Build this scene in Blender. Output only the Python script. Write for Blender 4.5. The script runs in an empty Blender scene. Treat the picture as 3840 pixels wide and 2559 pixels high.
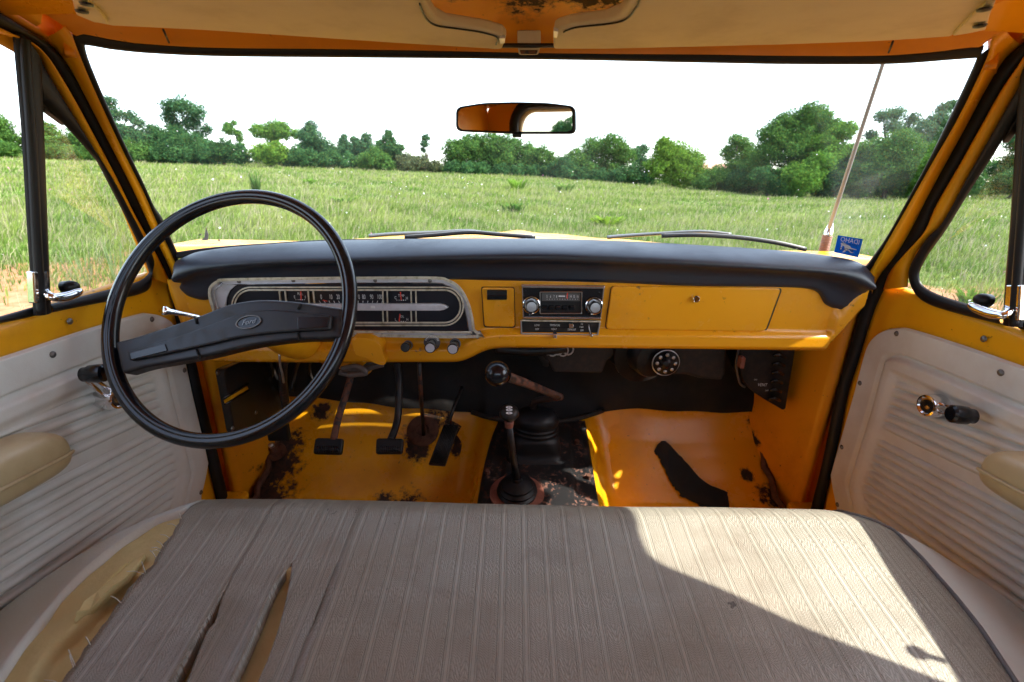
import bpy, bmesh, math, random
import numpy as np
from mathutils import Vector, Matrix

random.seed(7)
rng = np.random.default_rng(7)
SC = bpy.context.scene
COL = SC.collection

# ------------------------------------------------------------------ camera
H = 1.70                       # eye height above the ground beside the truck
FPX, PITCH, ROLL = 1045.8, math.radians(19.5), math.radians(1.1)
CF = np.array([0, math.cos(PITCH), -math.sin(PITCH)])
_U = np.array([0, math.sin(PITCH), math.cos(PITCH)])
_R = np.array([1.0, 0, 0])
CI = _R * math.cos(ROLL) + _U * math.sin(ROLL)
CJ = -_R * math.sin(ROLL) + _U * math.cos(ROLL)
cam = bpy.data.cameras.new('camera')
cam.lens, cam.sensor_width, cam.clip_start, cam.clip_end = 16.0, 36.0, 0.02, 2000
cam.dof.use_dof, cam.dof.focus_distance, cam.dof.aperture_fstop = True, .92, 5.6
camo = bpy.data.objects.new('camera', cam)
COL.objects.link(camo)
camo.matrix_world = Matrix([[CI[k], CJ[k], -CF[k], (0, 0, H)[k]] for k in range(3)] + [[0, 0, 0, 1]])
SC.camera = camo

# ------------------------------------------------------------------ sky, sun, exposure
SUN = Vector((1.0, -0.31, 1.2)).normalized()
world = bpy.data.worlds.new('World')
SC.world = world
world.use_nodes = True
wn, wl = world.node_tree.nodes, world.node_tree.links
wn.clear()
sky = wn.new('ShaderNodeTexSky')
sky.sky_type = 'NISHITA'
sky.sun_disc = False
sky.sun_elevation = math.asin(SUN.z)
sky.sun_rotation = math.atan2(SUN.x, SUN.y)
sky.air_density, sky.dust_density, sky.ozone_density = 1.0, 1.2, 1.0
hs = wn.new('ShaderNodeHueSaturation')
hs.inputs['Saturation'].default_value = 0.66
hs.inputs['Value'].default_value = 1.0
bg = wn.new('ShaderNodeBackground')
bg.inputs['Strength'].default_value = 0.15
wo = wn.new('ShaderNodeOutputWorld')
wl.new(sky.outputs[0], hs.inputs['Color'])
wl.new(hs.outputs[0], bg.inputs['Color'])
wl.new(bg.outputs[0], wo.inputs['Surface'])
sun = bpy.data.lights.new('sun', 'SUN')
sun.energy, sun.angle, sun.color = 2.35, math.radians(0.6), (1.0, 0.93, 0.82)
suno = bpy.data.objects.new('sun', sun)
COL.objects.link(suno)
suno.rotation_euler = SUN.to_track_quat('Z', 'Y').to_euler()
suno.location = (20, -14, 25)
vs = SC.view_settings
vs.view_transform, vs.look, vs.gamma, vs.use_curve_mapping = 'Standard', 'None', 1.0, False
vs.exposure = 2.42
cy = SC.cycles
cy.max_bounces, cy.diffuse_bounces, cy.glossy_bounces, cy.transparent_max_bounces = 9, 6, 4, 16
cy.transmission_bounces = 4
cy.use_denoising = True
cy.sample_clamp_indirect = 6.0
cy.caustics_reflective = cy.caustics_refractive = False

# ------------------------------------------------------------------ materials
MATS = {}


def nodes(name):
    m = bpy.data.materials.new(name)
    m.use_nodes = True
    nt = m.node_tree
    b = nt.nodes['Principled BSDF']
    MATS[name] = m
    return m, nt, b


def N(nt, typ, **kw):
    n = nt.nodes.new(typ)
    for k, v in kw.items():
        if k in n.inputs.keys():
            n.inputs[k].default_value = v
        else:
            setattr(n, k, v)
    return n


def math_(nt, op, a, b=None, c=None):
    n = nt.nodes.new('ShaderNodeMath')
    n.operation = op
    for k, v in enumerate((a, b, c)):
        if v is None:
            continue
        if isinstance(v, (int, float)):
            n.inputs[k].default_value = v
        else:
            nt.links.new(v, n.inputs[k])
    return n.outputs[0]


def coord(nt, kind='Object'):
    return N(nt, 'ShaderNodeTexCoord').outputs[kind]


def noise(nt, vec, scale, detail=4, rough=.6, dist=0.0):
    n = N(nt, 'ShaderNodeTexNoise', Scale=scale, Detail=detail, Roughness=rough, Distortion=dist)
    nt.links.new(vec, n.inputs['Vector'])
    return n.outputs['Fac']


def ramp(nt, fac, lo, hi):
    n = N(nt, 'ShaderNodeMapRange')
    n.interpolation_type = 'SMOOTHSTEP'
    nt.links.new(fac, n.inputs['Value'])
    n.inputs['From Min'].default_value, n.inputs['From Max'].default_value = lo, hi
    return n.outputs['Result']


def mix(nt, fac, a, b, mode='MIX'):
    n = nt.nodes.new('ShaderNodeMix')
    n.data_type, n.blend_type = 'RGBA', mode
    if isinstance(fac, (int, float)):
        n.inputs[0].default_value = fac
    else:
        nt.links.new(fac, n.inputs[0])
    for k, v in ((6, a), (7, b)):
        if isinstance(v, tuple):
            n.inputs[k].default_value = (*v, 1)
        else:
            nt.links.new(v, n.inputs[k])
    return n.outputs[2]


def bump(nt, b, height, strength, dist=.002):
    n = N(nt, 'ShaderNodeBump', Strength=strength, Distance=dist)
    nt.links.new(height, n.inputs['Height'])
    nt.links.new(n.outputs[0], b.inputs['Normal'])


def simple(name, base, rough=.5, metal=0.0, spec=.5, coat=0.0, grime=0.0, gs=12.0, bs=0.0, bscale=400, gcol=None):
    """plain material with a little dirt variation and fine relief"""
    m, nt, b = nodes(name)
    b.inputs['Roughness'].default_value = rough
    b.inputs['Metallic'].default_value = metal
    b.inputs['Specular IOR Level'].default_value = spec
    b.inputs['Coat Weight'].default_value = coat
    b.inputs['Base Color'].default_value = (*base, 1)
    c = coord(nt)
    if grime:
        g = ramp(nt, noise(nt, c, gs, 6, .65), .42, .72)
        g = math_(nt, 'MULTIPLY', g, grime)
        col = mix(nt, g, base, gcol or tuple(x * .35 for x in base))
        nt.links.new(col, b.inputs['Base Color'])
        r = math_(nt, 'MULTIPLY_ADD', g, .35, rough)
        nt.links.new(r, b.inputs['Roughness'])
    if bs:
        bump(nt, b, noise(nt, c, bscale, 3), bs, .001)
    return m


PAINT = (0.81, 0.375, 0.008)
RUST = (0.06, 0.022, 0.012)


def paint(name, base=PAINT, chip=.69, spots=(), rough=.27, dirt=.35):
    m, nt, b = nodes(name)
    c = coord(nt)
    d = ramp(nt, noise(nt, c, 5, 7, .7), .45, .8)
    col = mix(nt, math_(nt, 'MULTIPLY', d, dirt), base, (base[0] * .45, base[1] * .32, .006))
    tone = noise(nt, c, 1.7, 2)
    col = mix(nt, math_(nt, 'MULTIPLY', tone, .22), col, (base[0] * .90, base[1] * .82, .004))
    ch = ramp(nt, noise(nt, c, 34, 5, .62), chip, chip + .02)
    big = ramp(nt, noise(nt, c, 6, 2), .45, .6)
    ch = math_(nt, 'MULTIPLY', ch, big)
    hal = None
    if spots:
        ed = noise(nt, c, 55, 6, .7)
        ed2 = noise(nt, c, 14, 4, .6)
        e = math_(nt, 'ADD', math_(nt, 'MULTIPLY', ed, 1.3), ed2)
        for (x, y, z, r) in spots:
            vm = N(nt, 'ShaderNodeVectorMath', operation='DISTANCE')
            nt.links.new(c, vm.inputs[0])
            vm.inputs[1].default_value = (x, y, z)
            t = math_(nt, 'DIVIDE', vm.outputs['Value'], r)
            t = math_(nt, 'ADD', t, math_(nt, 'MULTIPLY_ADD', e, 2.3, -2.6))
            ch = math_(nt, 'MAXIMUM', ch, ramp(nt, t, .95, .72))
            hal = ramp(nt, t, 1.35, .85) if hal is None else math_(nt, 'MAXIMUM', hal, ramp(nt, t, 1.35, .85))
    rc = mix(nt, ramp(nt, noise(nt, c, 70, 4), .35, .65), RUST, (0.015, 0.010, 0.008))
    if hal is not None:
        col = mix(nt, math_(nt, 'MULTIPLY', hal, .6), col, (.20, .085, .012))
    fs = ramp(nt, noise(nt, c, 95, 3, .5), .70, .74)
    col = mix(nt, math_(nt, 'MULTIPLY', math_(nt, 'MULTIPLY', fs, dirt), 1.2), col, (.08, .04, .015))
    col = mix(nt, ch, col, rc)
    nt.links.new(col, b.inputs['Base Color'])
    r = math_(nt, 'MULTIPLY_ADD', d, .25, rough)
    r = math_(nt, 'MAXIMUM', r, math_(nt, 'MULTIPLY', ch, .8))
    nt.links.new(r, b.inputs['Roughness'])
    b.inputs['Specular IOR Level'].default_value = .5
    h = math_(nt, 'MULTIPLY_ADD', ch, -.6, math_(nt, 'MULTIPLY', noise(nt, c, 160, 2), .12))
    bump(nt, b, h, .25, .002)
    return m


def rusty(name, base, rcol, amount, scale=40, rough=.4, metal=0.0):
    m, nt, b = nodes(name)
    c = coord(nt)
    f = ramp(nt, noise(nt, c, scale, 6, .68), amount, amount + .05)
    f = math_(nt, 'MULTIPLY', f, ramp(nt, noise(nt, c, scale * .22, 2), .40, .56))
    nt.links.new(mix(nt, f, base, rcol), b.inputs['Base Color'])
    nt.links.new(math_(nt, 'MULTIPLY_ADD', f, .45, rough), b.inputs['Roughness'])
    b.inputs['Metallic'].default_value = metal
    bump(nt, b, math_(nt, 'ADD', f, noise(nt, c, 120, 3)), .3, .001)
    return m


def glass_mat(name, dust=.5, tint=(.93, .96, .95), refl=.5):
    m = bpy.data.materials.new(name)
    m.use_nodes = True
    MATS[name] = m
    nt = m.node_tree
    nt.nodes.clear()
    out = N(nt, 'ShaderNodeOutputMaterial')
    tr = N(nt, 'ShaderNodeBsdfTransparent')
    tr.inputs[0].default_value = (*tint, 1)
    gl = N(nt, 'ShaderNodeBsdfGlossy', Roughness=.02)
    fr = N(nt, 'ShaderNodeFresnel', IOR=1.35)
    mx = N(nt, 'ShaderNodeMixShader')
    nt.links.new(math_(nt, 'MULTIPLY', fr.outputs[0], refl), mx.inputs[0])
    nt.links.new(tr.outputs[0], mx.inputs[1])
    nt.links.new(gl.outputs[0], mx.inputs[2])
    c = coord(nt)
    vo = N(nt, 'ShaderNodeTexVoronoi', Scale=62.0)
    nt.links.new(c, vo.inputs['Vector'])
    sp = ramp(nt, vo.outputs['Distance'], .085, .05)
    sp = math_(nt, 'MULTIPLY', sp, ramp(nt, noise(nt, c, 9, 3), .46, .58))
    haze = math_(nt, 'MULTIPLY', ramp(nt, noise(nt, c, 3.0, 5), .35, .8), .06)
    if name == 'glass':
        arc = None
        for pv in ((-.32, 1.0, -.13), (.24, 1.02, -.13)):
            vm = N(nt, 'ShaderNodeVectorMath', operation='DISTANCE')
            nt.links.new(c, vm.inputs[0])
            vm.inputs[1].default_value = pv
            q = ramp(nt, math_(nt, 'ADD', vm.outputs['Value'], math_(nt, 'MULTIPLY', noise(nt, c, 20, 3), .02)), .395, .41)
            arc = q if arc is None else math_(nt, 'MULTIPLY', arc, q)
        haze = math_(nt, 'MULTIPLY', haze, math_(nt, 'MULTIPLY_ADD', arc, 1.6, .5))
        streak = N(nt, 'ShaderNodeMapping')
        streak.inputs['Scale'].default_value = (6, 40, 40)
        nt.links.new(c, streak.inputs['Vector'])
        haze = math_(nt, 'ADD', haze, math_(nt, 'MULTIPLY', ramp(nt, noise(nt, streak.outputs[0], 3, 4), .6, .8), .02))
    f = math_(nt, 'MULTIPLY', math_(nt, 'MAXIMUM', sp, haze), dust)
    df = N(nt, 'ShaderNodeBsdfTranslucent')
    df.inputs[0].default_value = (.75, .77, .78, 1)
    m2 = N(nt, 'ShaderNodeMixShader')
    nt.links.new(f, m2.inputs[0])
    nt.links.new(mx.outputs[0], m2.inputs[1])
    nt.links.new(df.outputs[0], m2.inputs[2])
    nt.links.new(m2.outputs[0], out.inputs[0])
    return m


def leaf_mat(name, transl=.35):
    m = bpy.data.materials.new(name)
    m.use_nodes = True
    MATS[name] = m
    nt = m.node_tree
    nt.nodes.clear()
    out = N(nt, 'ShaderNodeOutputMaterial')
    at = N(nt, 'ShaderNodeVertexColor', layer_name='Col')
    d = N(nt, 'ShaderNodeBsdfDiffuse')
    t = N(nt, 'ShaderNodeBsdfTranslucent')
    mx = N(nt, 'ShaderNodeMixShader')
    mx.inputs[0].default_value = transl
    nt.links.new(at.outputs[0], d.inputs[0])
    nt.links.new(at.outputs[0], t.inputs[0])
    nt.links.new(d.outputs[0], mx.inputs[1])
    nt.links.new(t.outputs[0], mx.inputs[2])
    nt.links.new(mx.outputs[0], out.inputs[0])
    return m


leaf_mat('leaf', .42)
paint('paint', chip=.70)
paint('paint_plain', chip=.80, dirt=.12)
paint('paint_dash', base=(0.79, 0.345, 0.010), chip=.685, dirt=.30, rough=.24)
simple('dash_vinyl', (.011, .016, .030), .38, spec=.6, grime=.35, gs=6, bs=.55, bscale=900, gcol=(.02, .02, .022))
simple('rubber', (.006, .006, .008), .45, spec=.32, grime=.25, gs=30, bs=.15, gcol=(.018, .017, .016))
simple('wheel_plastic', (.004, .005, .008), .20, spec=.5, grime=.2, gs=20, gcol=(.02, .02, .02))
simple('spoke_plastic', (.008, .008, .011), .40, spec=.4, grime=.6, gs=45, gcol=(.035, .032, .026), bs=.1, bscale=600)
simple('black_metal', (.008, .008, .009), .36, spec=.4, grime=.6, gs=40, gcol=(.045, .03, .022))
simple('firewall_mat', (.009, .009, .010), .62, spec=.3, grime=.8, gs=9, gcol=(.035, .03, .026), bs=.3, bscale=120)
simple('heater_box', (.020, .018, .017), .65, grime=.7, gs=60, gcol=(.07, .05, .04), bs=.3, bscale=300)
simple('void_black', (.004, .004, .004), .8)
simple('cream_panel', (.685, .70, .655), .40, grime=.35, gs=7, gcol=(.44, .38, .30), bs=.22, bscale=520)
simple('visor_cloth', (.62, .535, .37), .75, grime=.35, gs=9, gcol=(.38, .31, .19), bs=.45, bscale=900)
simple('armrest_vinyl', (.50, .41, .23), .30, grime=.35, gs=14, gcol=(.30, .21, .09))
simple('bolster_vinyl', (.62, .66, .60), .42, grime=.25, gs=8, gcol=(.40, .36, .29), bs=.35, bscale=260)
simple('chrome', (.82, .82, .84), .09, 1.0, grime=.3, gs=60, gcol=(.4, .36, .3))
simple('brushed', (.62, .62, .64), .32, 1.0, grime=.4, gs=30, gcol=(.35, .3, .25))
simple('bezel', (.66, .62, .50), .34, .3, grime=.8, gs=70, gcol=(.30, .24, .13))
simple('silver_plastic', (.62, .62, .66), .33, .3, grime=.3, gs=30)
simple('grey_card', (.10, .10, .10), .4, grime=.4, gs=20)
simple('gauge_face', (.010, .011, .018), .30)
simple('white_print', (.75, .76, .76), .5)
simple('red_needle', (.70, .06, .03), .4)
simple('screw', (.20, .19, .18), .35, .9, grime=.4, gs=90)
m, nt, b = nodes('blue_sticker')
b.inputs['Base Color'].default_value = (.005, .20, .58, 1)
_t = N(nt, 'ShaderNodeBsdfTranslucent')
_t.inputs[0].default_value = (.005, .20, .58, 1)
_m = N(nt, 'ShaderNodeMixShader')
_m.inputs[0].default_value = .5
nt.links.new(b.outputs[0], _m.inputs[1])
nt.links.new(_t.outputs[0], _m.inputs[2])
nt.links.new(_m.outputs[0], nt.nodes['Material Output'].inputs[0])
simple('black_print', (.02, .02, .03), .5)
simple('wiper_silver', (.20, .21, .22), .32, .5, grime=.3)
simple('rust_metal', (.11, .042, .022), .7, grime=.7, gs=60, gcol=(.03, .016, .012), bs=.5, bscale=300)
rusty('rusty_black', (.012, .012, .013), (.125, .056, .038), .535, 95, .35)
rusty('rusty_rod', (.025, .016, .013), (.15, .06, .035), .47, 60, .45)
rusty('radio_face', (.010, .010, .013), (.62, .60, .62), .60, 70, .22)
simple('foam', (.60, .52, .25), .9, grime=.4, gs=14, gcol=(.40, .32, .13), bs=.6, bscale=160)
simple('wire', (.13, .11, .10), .5, grime=.5)
simple('bark', (.07, .05, .035), .9, grime=.6, gs=8, bs=.6, bscale=20)
simple('roof_tile', (.42, .22, .15), .8, grime=.4, gs=2)
simple('rosy_rust', (.26, .095, .065), .6, grime=.5, gs=50, gcol=(.10, .045, .03), bs=.4, bscale=250)
simple('copper_coil', (.17, .075, .045), .4, .3, grime=.4, gs=50)
glass_mat('glass', .8)
glass_mat('side_glass', .35, refl=.12)
m, nt, b = nodes('mirror')
b.inputs['Metallic'].default_value = 1
b.inputs['Roughness'].default_value = .015
c = coord(nt)
f_ = math_(nt, 'MULTIPLY', ramp(nt, noise(nt, c, 260, 4), .66, .70), ramp(nt, noise(nt, c, 30, 2), .5, .6))
nt.links.new(mix(nt, f_, (.93, .94, .93), (.06, .05, .04)), b.inputs['Base Color'])


def seat_mat():
    m, nt, b = nodes('seat_weave')
    uv = N(nt, 'ShaderNodeUVMap', uv_map='UVMap').outputs[0]
    sep = N(nt, 'ShaderNodeSeparateXYZ')
    nt.links.new(uv, sep.inputs[0])
    U, V = sep.outputs[0], sep.outputs[1]
    per = .031
    fx = math_(nt, 'FRACT', math_(nt, 'DIVIDE', U, per))
    # flat rib bands, each with fine grooves at its sides
    dist = math_(nt, 'ABSOLUTE', math_(nt, 'SUBTRACT', fx, .5))
    band = ramp(nt, dist, .355, .375)                       # 1 on the rib
    groove = math_(nt, 'MULTIPLY', ramp(nt, dist, .325, .345), ramp(nt, dist, .385, .365))
    groove2 = math_(nt, 'MULTIPLY', ramp(nt, dist, .405, .42), ramp(nt, dist, .45, .435))
    # woven zigzag between the ribs
    zz = math_(nt, 'ABSOLUTE', math_(nt, 'SUBTRACT', math_(nt, 'FRACT', math_(nt, 'DIVIDE', U, .0155)), .5))
    zz2 = math_(nt, 'ABSOLUTE', math_(nt, 'SUBTRACT', math_(nt, 'FRACT', math_(nt, 'DIVIDE', V, .042)), .5))
    ph = math_(nt, 'ADD', math_(nt, 'DIVIDE', V, .0042), math_(nt, 'MULTIPLY', math_(nt, 'ADD', zz, zz2), 5.0))
    w1 = math_(nt, 'ABSOLUTE', math_(nt, 'SUBTRACT', math_(nt, 'FRACT', ph), .5))
    w2 = math_(nt, 'ABSOLUTE', math_(nt, 'SUBTRACT', math_(nt, 'FRACT', math_(nt, 'ADD', math_(nt, 'DIVIDE', U, .0052), math_(nt, 'MULTIPLY', w1, .6))), .5))
    weave = math_(nt, 'MULTIPLY', ramp(nt, w1, .10, .26), ramp(nt, w2, .06, .16))
    c = coord(nt)
    wear = noise(nt, c, 5, 5, .65)
    weave = math_(nt, 'MULTIPLY', weave, math_(nt, 'MULTIPLY_ADD', wear, .8, .45))
    flatn = math_(nt, 'MULTIPLY_ADD', ramp(nt, noise(nt, c, 3.7, 4, .6), .36, .66), .75, .25)
    weave = math_(nt, 'MULTIPLY', weave, flatn)
    hgt = math_(nt, 'MAXIMUM', math_(nt, 'MULTIPLY', band, .52), weave)
    hgt = math_(nt, 'SUBTRACT', hgt, math_(nt, 'MULTIPLY', math_(nt, 'ADD', groove, groove2), .7))
    base = mix(nt, ramp(nt, hgt, .05, .8), (.268, .256, .205), (.378, .364, .302))
    st = ramp(nt, noise(nt, c, 2.6, 7, .72), .44, .68)
    base = mix(nt, math_(nt, 'MULTIPLY', st, .62), base, (.200, .170, .122))
    st2 = ramp(nt, noise(nt, c, 11, 7, .75, .6), .50, .66)
    base = mix(nt, math_(nt, 'MULTIPLY', st2, .28), base, (.15, .115, .08))
    pale = ramp(nt, noise(nt, c, 2.1, 4, .6), .50, .72)
    base = mix(nt, math_(nt, 'MULTIPLY', pale, .30), base, (.43, .39, .325))
    sp = math_(nt, 'MULTIPLY', ramp(nt, noise(nt, c, 42, 3, .5), .735, .75), .8)
    base = mix(nt, sp, base, (.04, .03, .025))
    nt.links.new(base, b.inputs['Base Color'])
    b.inputs['Roughness'].default_value = .36
    b.inputs['Specular IOR Level'].default_value = .6
    bump(nt, b, hgt, .75, .0020)


seat_mat()


def ground_mat():
    m, nt, b = nodes('field_soil')
    c = coord(nt)
    at = N(nt, 'ShaderNodeVertexColor', layer_name='Col')
    n1 = noise(nt, c, .9, 6, .6)
    soil = mix(nt, ramp(nt, noise(nt, c, 6, 5), .3, .7), (.26, .125, .06), (.38, .21, .115))
    grs = mix(nt, ramp(nt, noise(nt, c, 3, 5), .3, .7), (.085, .145, .03), (.17, .21, .06))
    f = ramp(nt, math_(nt, 'ADD', at.outputs[0], math_(nt, 'MULTIPLY_ADD', n1, 1.6, -.8)), .42, .58)
    nt.links.new(mix(nt, f, grs, soil), b.inputs['Base Color'])
    b.inputs['Roughness'].default_value = .95
    b.inputs['Specular IOR Level'].default_value = .1
    bump(nt, b, noise(nt, c, 30, 5), .6, .03)


ground_mat()


# ------------------------------------------------------------------ geometry helpers
def arr(*p):
    return np.array(p, float)


def ray(px, py):
    """direction through a point of the photograph, measured on a 2353 x 1568 copy; camera at the origin"""
    return CF + (px - 1176.5) / FPX * CI + (784 - py) / FPX * CJ


def PX(p, x):
    d = ray(*p)
    return d * (x / d[0])


def PY(p, y):
    d = ray(*p)
    return d * (y / d[1])


def PZ(p, z):
    d = ray(*p)
    return d * (z / d[2])


def PP(p, o, n):
    d = ray(*p)
    return d * (np.dot(o, n) / np.dot(d, n))


def hit(p, fn, t0=.2, t1=3.0, n=300):
    d = ray(*p)
    a, fa = t0, fn(d * t0)
    for k in range(1, n + 1):
        b_ = t0 + (t1 - t0) * k / n
        fb = fn(d * b_)
        if fa * fb <= 0:
            for _ in range(40):
                c_ = (a + b_) / 2
                fc = fn(d * c_)
                if fa * fc <= 0:
                    b_ = c_
                else:
                    a, fa = c_, fc
            return d * a
        a, fa = b_, fb
    return d * t1


CX = .024                                     # middle of the cab


def yws(x, z):                                # windscreen surface
    return 1.04 - .545 * (z + .123) - .13 * abs((x - CX) / .7) ** 2.2


def WS(p, off=0.0):
    return hit(p, lambda q: q[1] + off - yws(q[0], q[2]), .4, 1.6)


def xdoor(side, z):
    return (.756 - .17 * max(0, z + .2)) * side + CX


def DR(p, side, off=0.0):
    """door surface; off > 0 is towards the cab's middle"""
    return hit(p, lambda q: (q[0] - xdoor(side, q[2])) * side + off, .3, 1.8)


FLOOR_Y = [-.6, .93, 1.00, 1.06, 1.11, 1.15, 1.19, 1.215, 1.225]
FLOOR_Z = [-.82, -.82, -.808, -.775, -.738, -.702, -.645, -.56, -.21]


def zfloor(y):
    return float(np.interp(y, FLOOR_Y, FLOOR_Z))


def FL(p, off=0.0):
    return hit(p, lambda q: q[2] - off - zfloor(q[1]), .8, 2.5)


def crom(P, n=8, closed=False):
    P = [np.asarray(p, float) for p in P]
    out = []
    m_ = len(P)
    rngk = range(m_ if closed else m_ - 1)
    for k in rngk:
        if closed:
            a, b_, c_, d = (P[(k + q) % m_] for q in (-1, 0, 1, 2))
        else:
            a, b_, c_, d = P[max(k - 1, 0)], P[k], P[k + 1], P[min(k + 2, m_ - 1)]
        for q in range(n):
            t = q / n
            out.append(.5 * (2 * b_ + (c_ - a) * t + (2 * a - 5 * b_ + 4 * c_ - d) * t * t + (3 * b_ - a - 3 * c_ + d) * t ** 3))
    if not closed:
        out.append(P[-1])
    return out


def resample(P, n):
    P = np.asarray(P, float)
    L = np.r_[0, np.cumsum(np.linalg.norm(np.diff(P, axis=0), axis=1))]
    t = np.linspace(0, L[-1], n)
    return np.stack([np.interp(t, L, P[:, k]) for k in range(P.shape[1])], 1)


TRUCK = None
TRUCK_AT = (CX, 1.0, 0.0)


def mk(name, V, Fc, mat, parent=None, smooth=True, bevel=0.0, solid=0.0, sub=0, label=None, uv=None, angle=35, seg=2, solid_off=-1.0):
    me = bpy.data.meshes.new(name)
    me.from_pydata([tuple(map(float, v)) for v in V], [], [tuple(f) for f in Fc])
    bm = bmesh.new()
    bm.from_mesh(me)
    bmesh.ops.recalc_face_normals(bm, faces=bm.faces)
    bm.to_mesh(me)
    bm.free()
    if uv is not None:
        lay = me.uv_layers.new(name='UVMap')
        for lp in me.loops:
            lay.data[lp.index].uv = uv[lp.vertex_index]
    o = bpy.data.objects.new(name, me)
    COL.objects.link(o)
    me.materials.append(MATS[mat])
    if smooth:
        for p in me.polygons:
            p.use_smooth = True
    if solid:
        md = o.modifiers.new('solid', 'SOLIDIFY')
        md.thickness, md.offset = solid, solid_off
    if bevel:
        md = o.modifiers.new('bevel', 'BEVEL')
        md.width, md.segments, md.limit_method, md.angle_limit = bevel, seg, 'ANGLE', math.radians(angle)
        md.harden_normals = False
    if sub:
        md = o.modifiers.new('sub', 'SUBSURF')
        md.levels = md.render_levels = sub
    if parent is not None:
        o.parent = parent
        o.location = (-TRUCK_AT[0], -TRUCK_AT[1], H - TRUCK_AT[2]) if parent is TRUCK else (0, 0, 0)
    if label:
        o['label'] = label
    return o


def sharp(o, deg=40):
    """keep hard edges crisp on smooth shaded meshes"""
    me = o.data
    bm = bmesh.new()
    bm.from_mesh(me)
    for e in bm.edges:
        if len(e.link_faces) == 2 and e.calc_face_angle(0) > math.radians(deg):
            e.smooth = False
    bm.to_mesh(me)
    bm.free()
    return o


def grid_faces(r, c, close_c=False, close_r=False, off=0):
    F_ = []
    for i in range(r if close_r else r - 1):
        for j in range(c if close_c else c - 1):
            a, b_ = i, (i + 1) % r
            p, q = j, (j + 1) % c
            F_.append((off + a * c + p, off + a * c + q, off + b_ * c + q, off + b_ * c + p))
    return F_


def loft(name, rows, mat, parent=None, close_c=False, close_r=False, cap=False, uv=None, **kw):
    r, c = len(rows), len(rows[0])
    V = [v for row in rows for v in row]
    Fc = grid_faces(r, c, close_c, close_r)
    if cap:
        Fc.append(tuple(range(c)))
        Fc.append(tuple((r - 1) * c + k for k in range(c)))
    return mk(name, V, Fc, mat, parent, uv=uv, **kw)


def prism_geo(P, ext):
    P = [np.asarray(p, float) for p in P]
    n = len(P)
    V = P + [p + ext for p in P]
    Fc = [tuple(range(n)), tuple(range(2 * n - 1, n - 1, -1))]
    Fc += [(k, (k + 1) % n, n + (k + 1) % n, n + k) for k in range(n)]
    return V, Fc


def prism(name, P, ext, mat, parent=None, bevel=.002, **kw):
    V, Fc = prism_geo(P, np.asarray(ext, float))
    kw.setdefault('smooth', False)
    return mk(name, V, Fc, mat, parent, bevel=bevel, **kw)


def join_geo(parts):
    V, Fc = [], []
    for v, f in parts:
        o = len(V)
        V += list(v)
        Fc += [tuple(k + o for k in q) for q in f]
    return V, Fc


def frame_of(d):
    d = d / np.linalg.norm(d)
    a = arr(0, 0, 1) if abs(d[2]) < .9 else arr(1, 0, 0)
    u = np.cross(a, d)
    u /= np.linalg.norm(u)
    return u, np.cross(d, u)


def tube_geo(P, rad, n=12, closed=False, flat=1.0, cap=True):
    P = [np.asarray(p, float) for p in P]
    m_ = len(P)
    rad = [rad] * m_ if isinstance(rad, (int, float)) else list(rad)
    V, prev = [], None
    for k in range(m_):
        if closed:
            d = P[(k + 1) % m_] - P[k - 1]
        else:
            d = P[min(k + 1, m_ - 1)] - P[max(k - 1, 0)]
        d = d / (np.linalg.norm(d) + 1e-12)
        if prev is None:
            u, v = frame_of(d)
        else:
            u = prev - d * np.dot(prev, d)
            u /= np.linalg.norm(u) + 1e-12
            v = np.cross(d, u)
        prev = u
        for q in range(n):
            t = 2 * math.pi * q / n
            V.append(P[k] + rad[k] * (math.cos(t) * u + flat * math.sin(t) * v))
    Fc = grid_faces(m_, n, True, closed)
    if cap and not closed:
        Fc.append(tuple(range(n)))
        Fc.append(tuple((m_ - 1) * n + k for k in range(n)))
    return V, Fc


def tube(name, P, rad, mat, parent=None, n=12, closed=False, flat=1.0, **kw):
    V, Fc = tube_geo(P, rad, n, closed, flat)
    return mk(name, V, Fc, mat, parent, **kw)


def lathe_geo(prof, o, ax, n=28, ex=None):
    ax = np.asarray(ax, float)
    ax = ax / np.linalg.norm(ax)
    u, v = frame_of(ax)
    V = []
    for r, h in prof:
        for q in range(n):
            t = 2 * math.pi * q / n
            V.append(np.asarray(o) + ax * h + r * (math.cos(t) * u + math.sin(t) * v))
    Fc = grid_faces(len(prof), n, True)
    Fc.append(tuple(range(n)))
    Fc.append(tuple((len(prof) - 1) * n + k for k in range(n)))
    return V, Fc


def lathe(name, prof, o, ax, mat, parent=None, n=28, deg=40, **kw):
    V, Fc = lathe_geo(prof, o, ax, n)
    return sharp(mk(name, V, Fc, mat, parent, **kw), deg)


def box_geo(c, sx, sy, sz, ex=(1, 0, 0), ey=(0, 1, 0), ez=(0, 0, 1)):
    c, ex, ey, ez = (np.asarray(q, float) for q in (c, ex, ey, ez))
    V = [c + ex * sx * a / 2 + ey * sy * b_ / 2 + ez * sz * d / 2 for a in (-1, 1) for b_ in (-1, 1) for d in (-1, 1)]
    Fc = [(0, 1, 3, 2), (4, 6, 7, 5), (0, 4, 5, 1), (2, 3, 7, 6), (0, 2, 6, 4), (1, 5, 7, 3)]
    return V, Fc


def box(name, c, sx, sy, sz, mat, parent=None, ex=(1, 0, 0), ey=(0, 1, 0), ez=(0, 0, 1), **kw):
    kw.setdefault('smooth', False)
    kw.setdefault('bevel', .0015)
    return mk(name, *box_geo(c, sx, sy, sz, ex, ey, ez), mat, parent, **kw)


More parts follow.
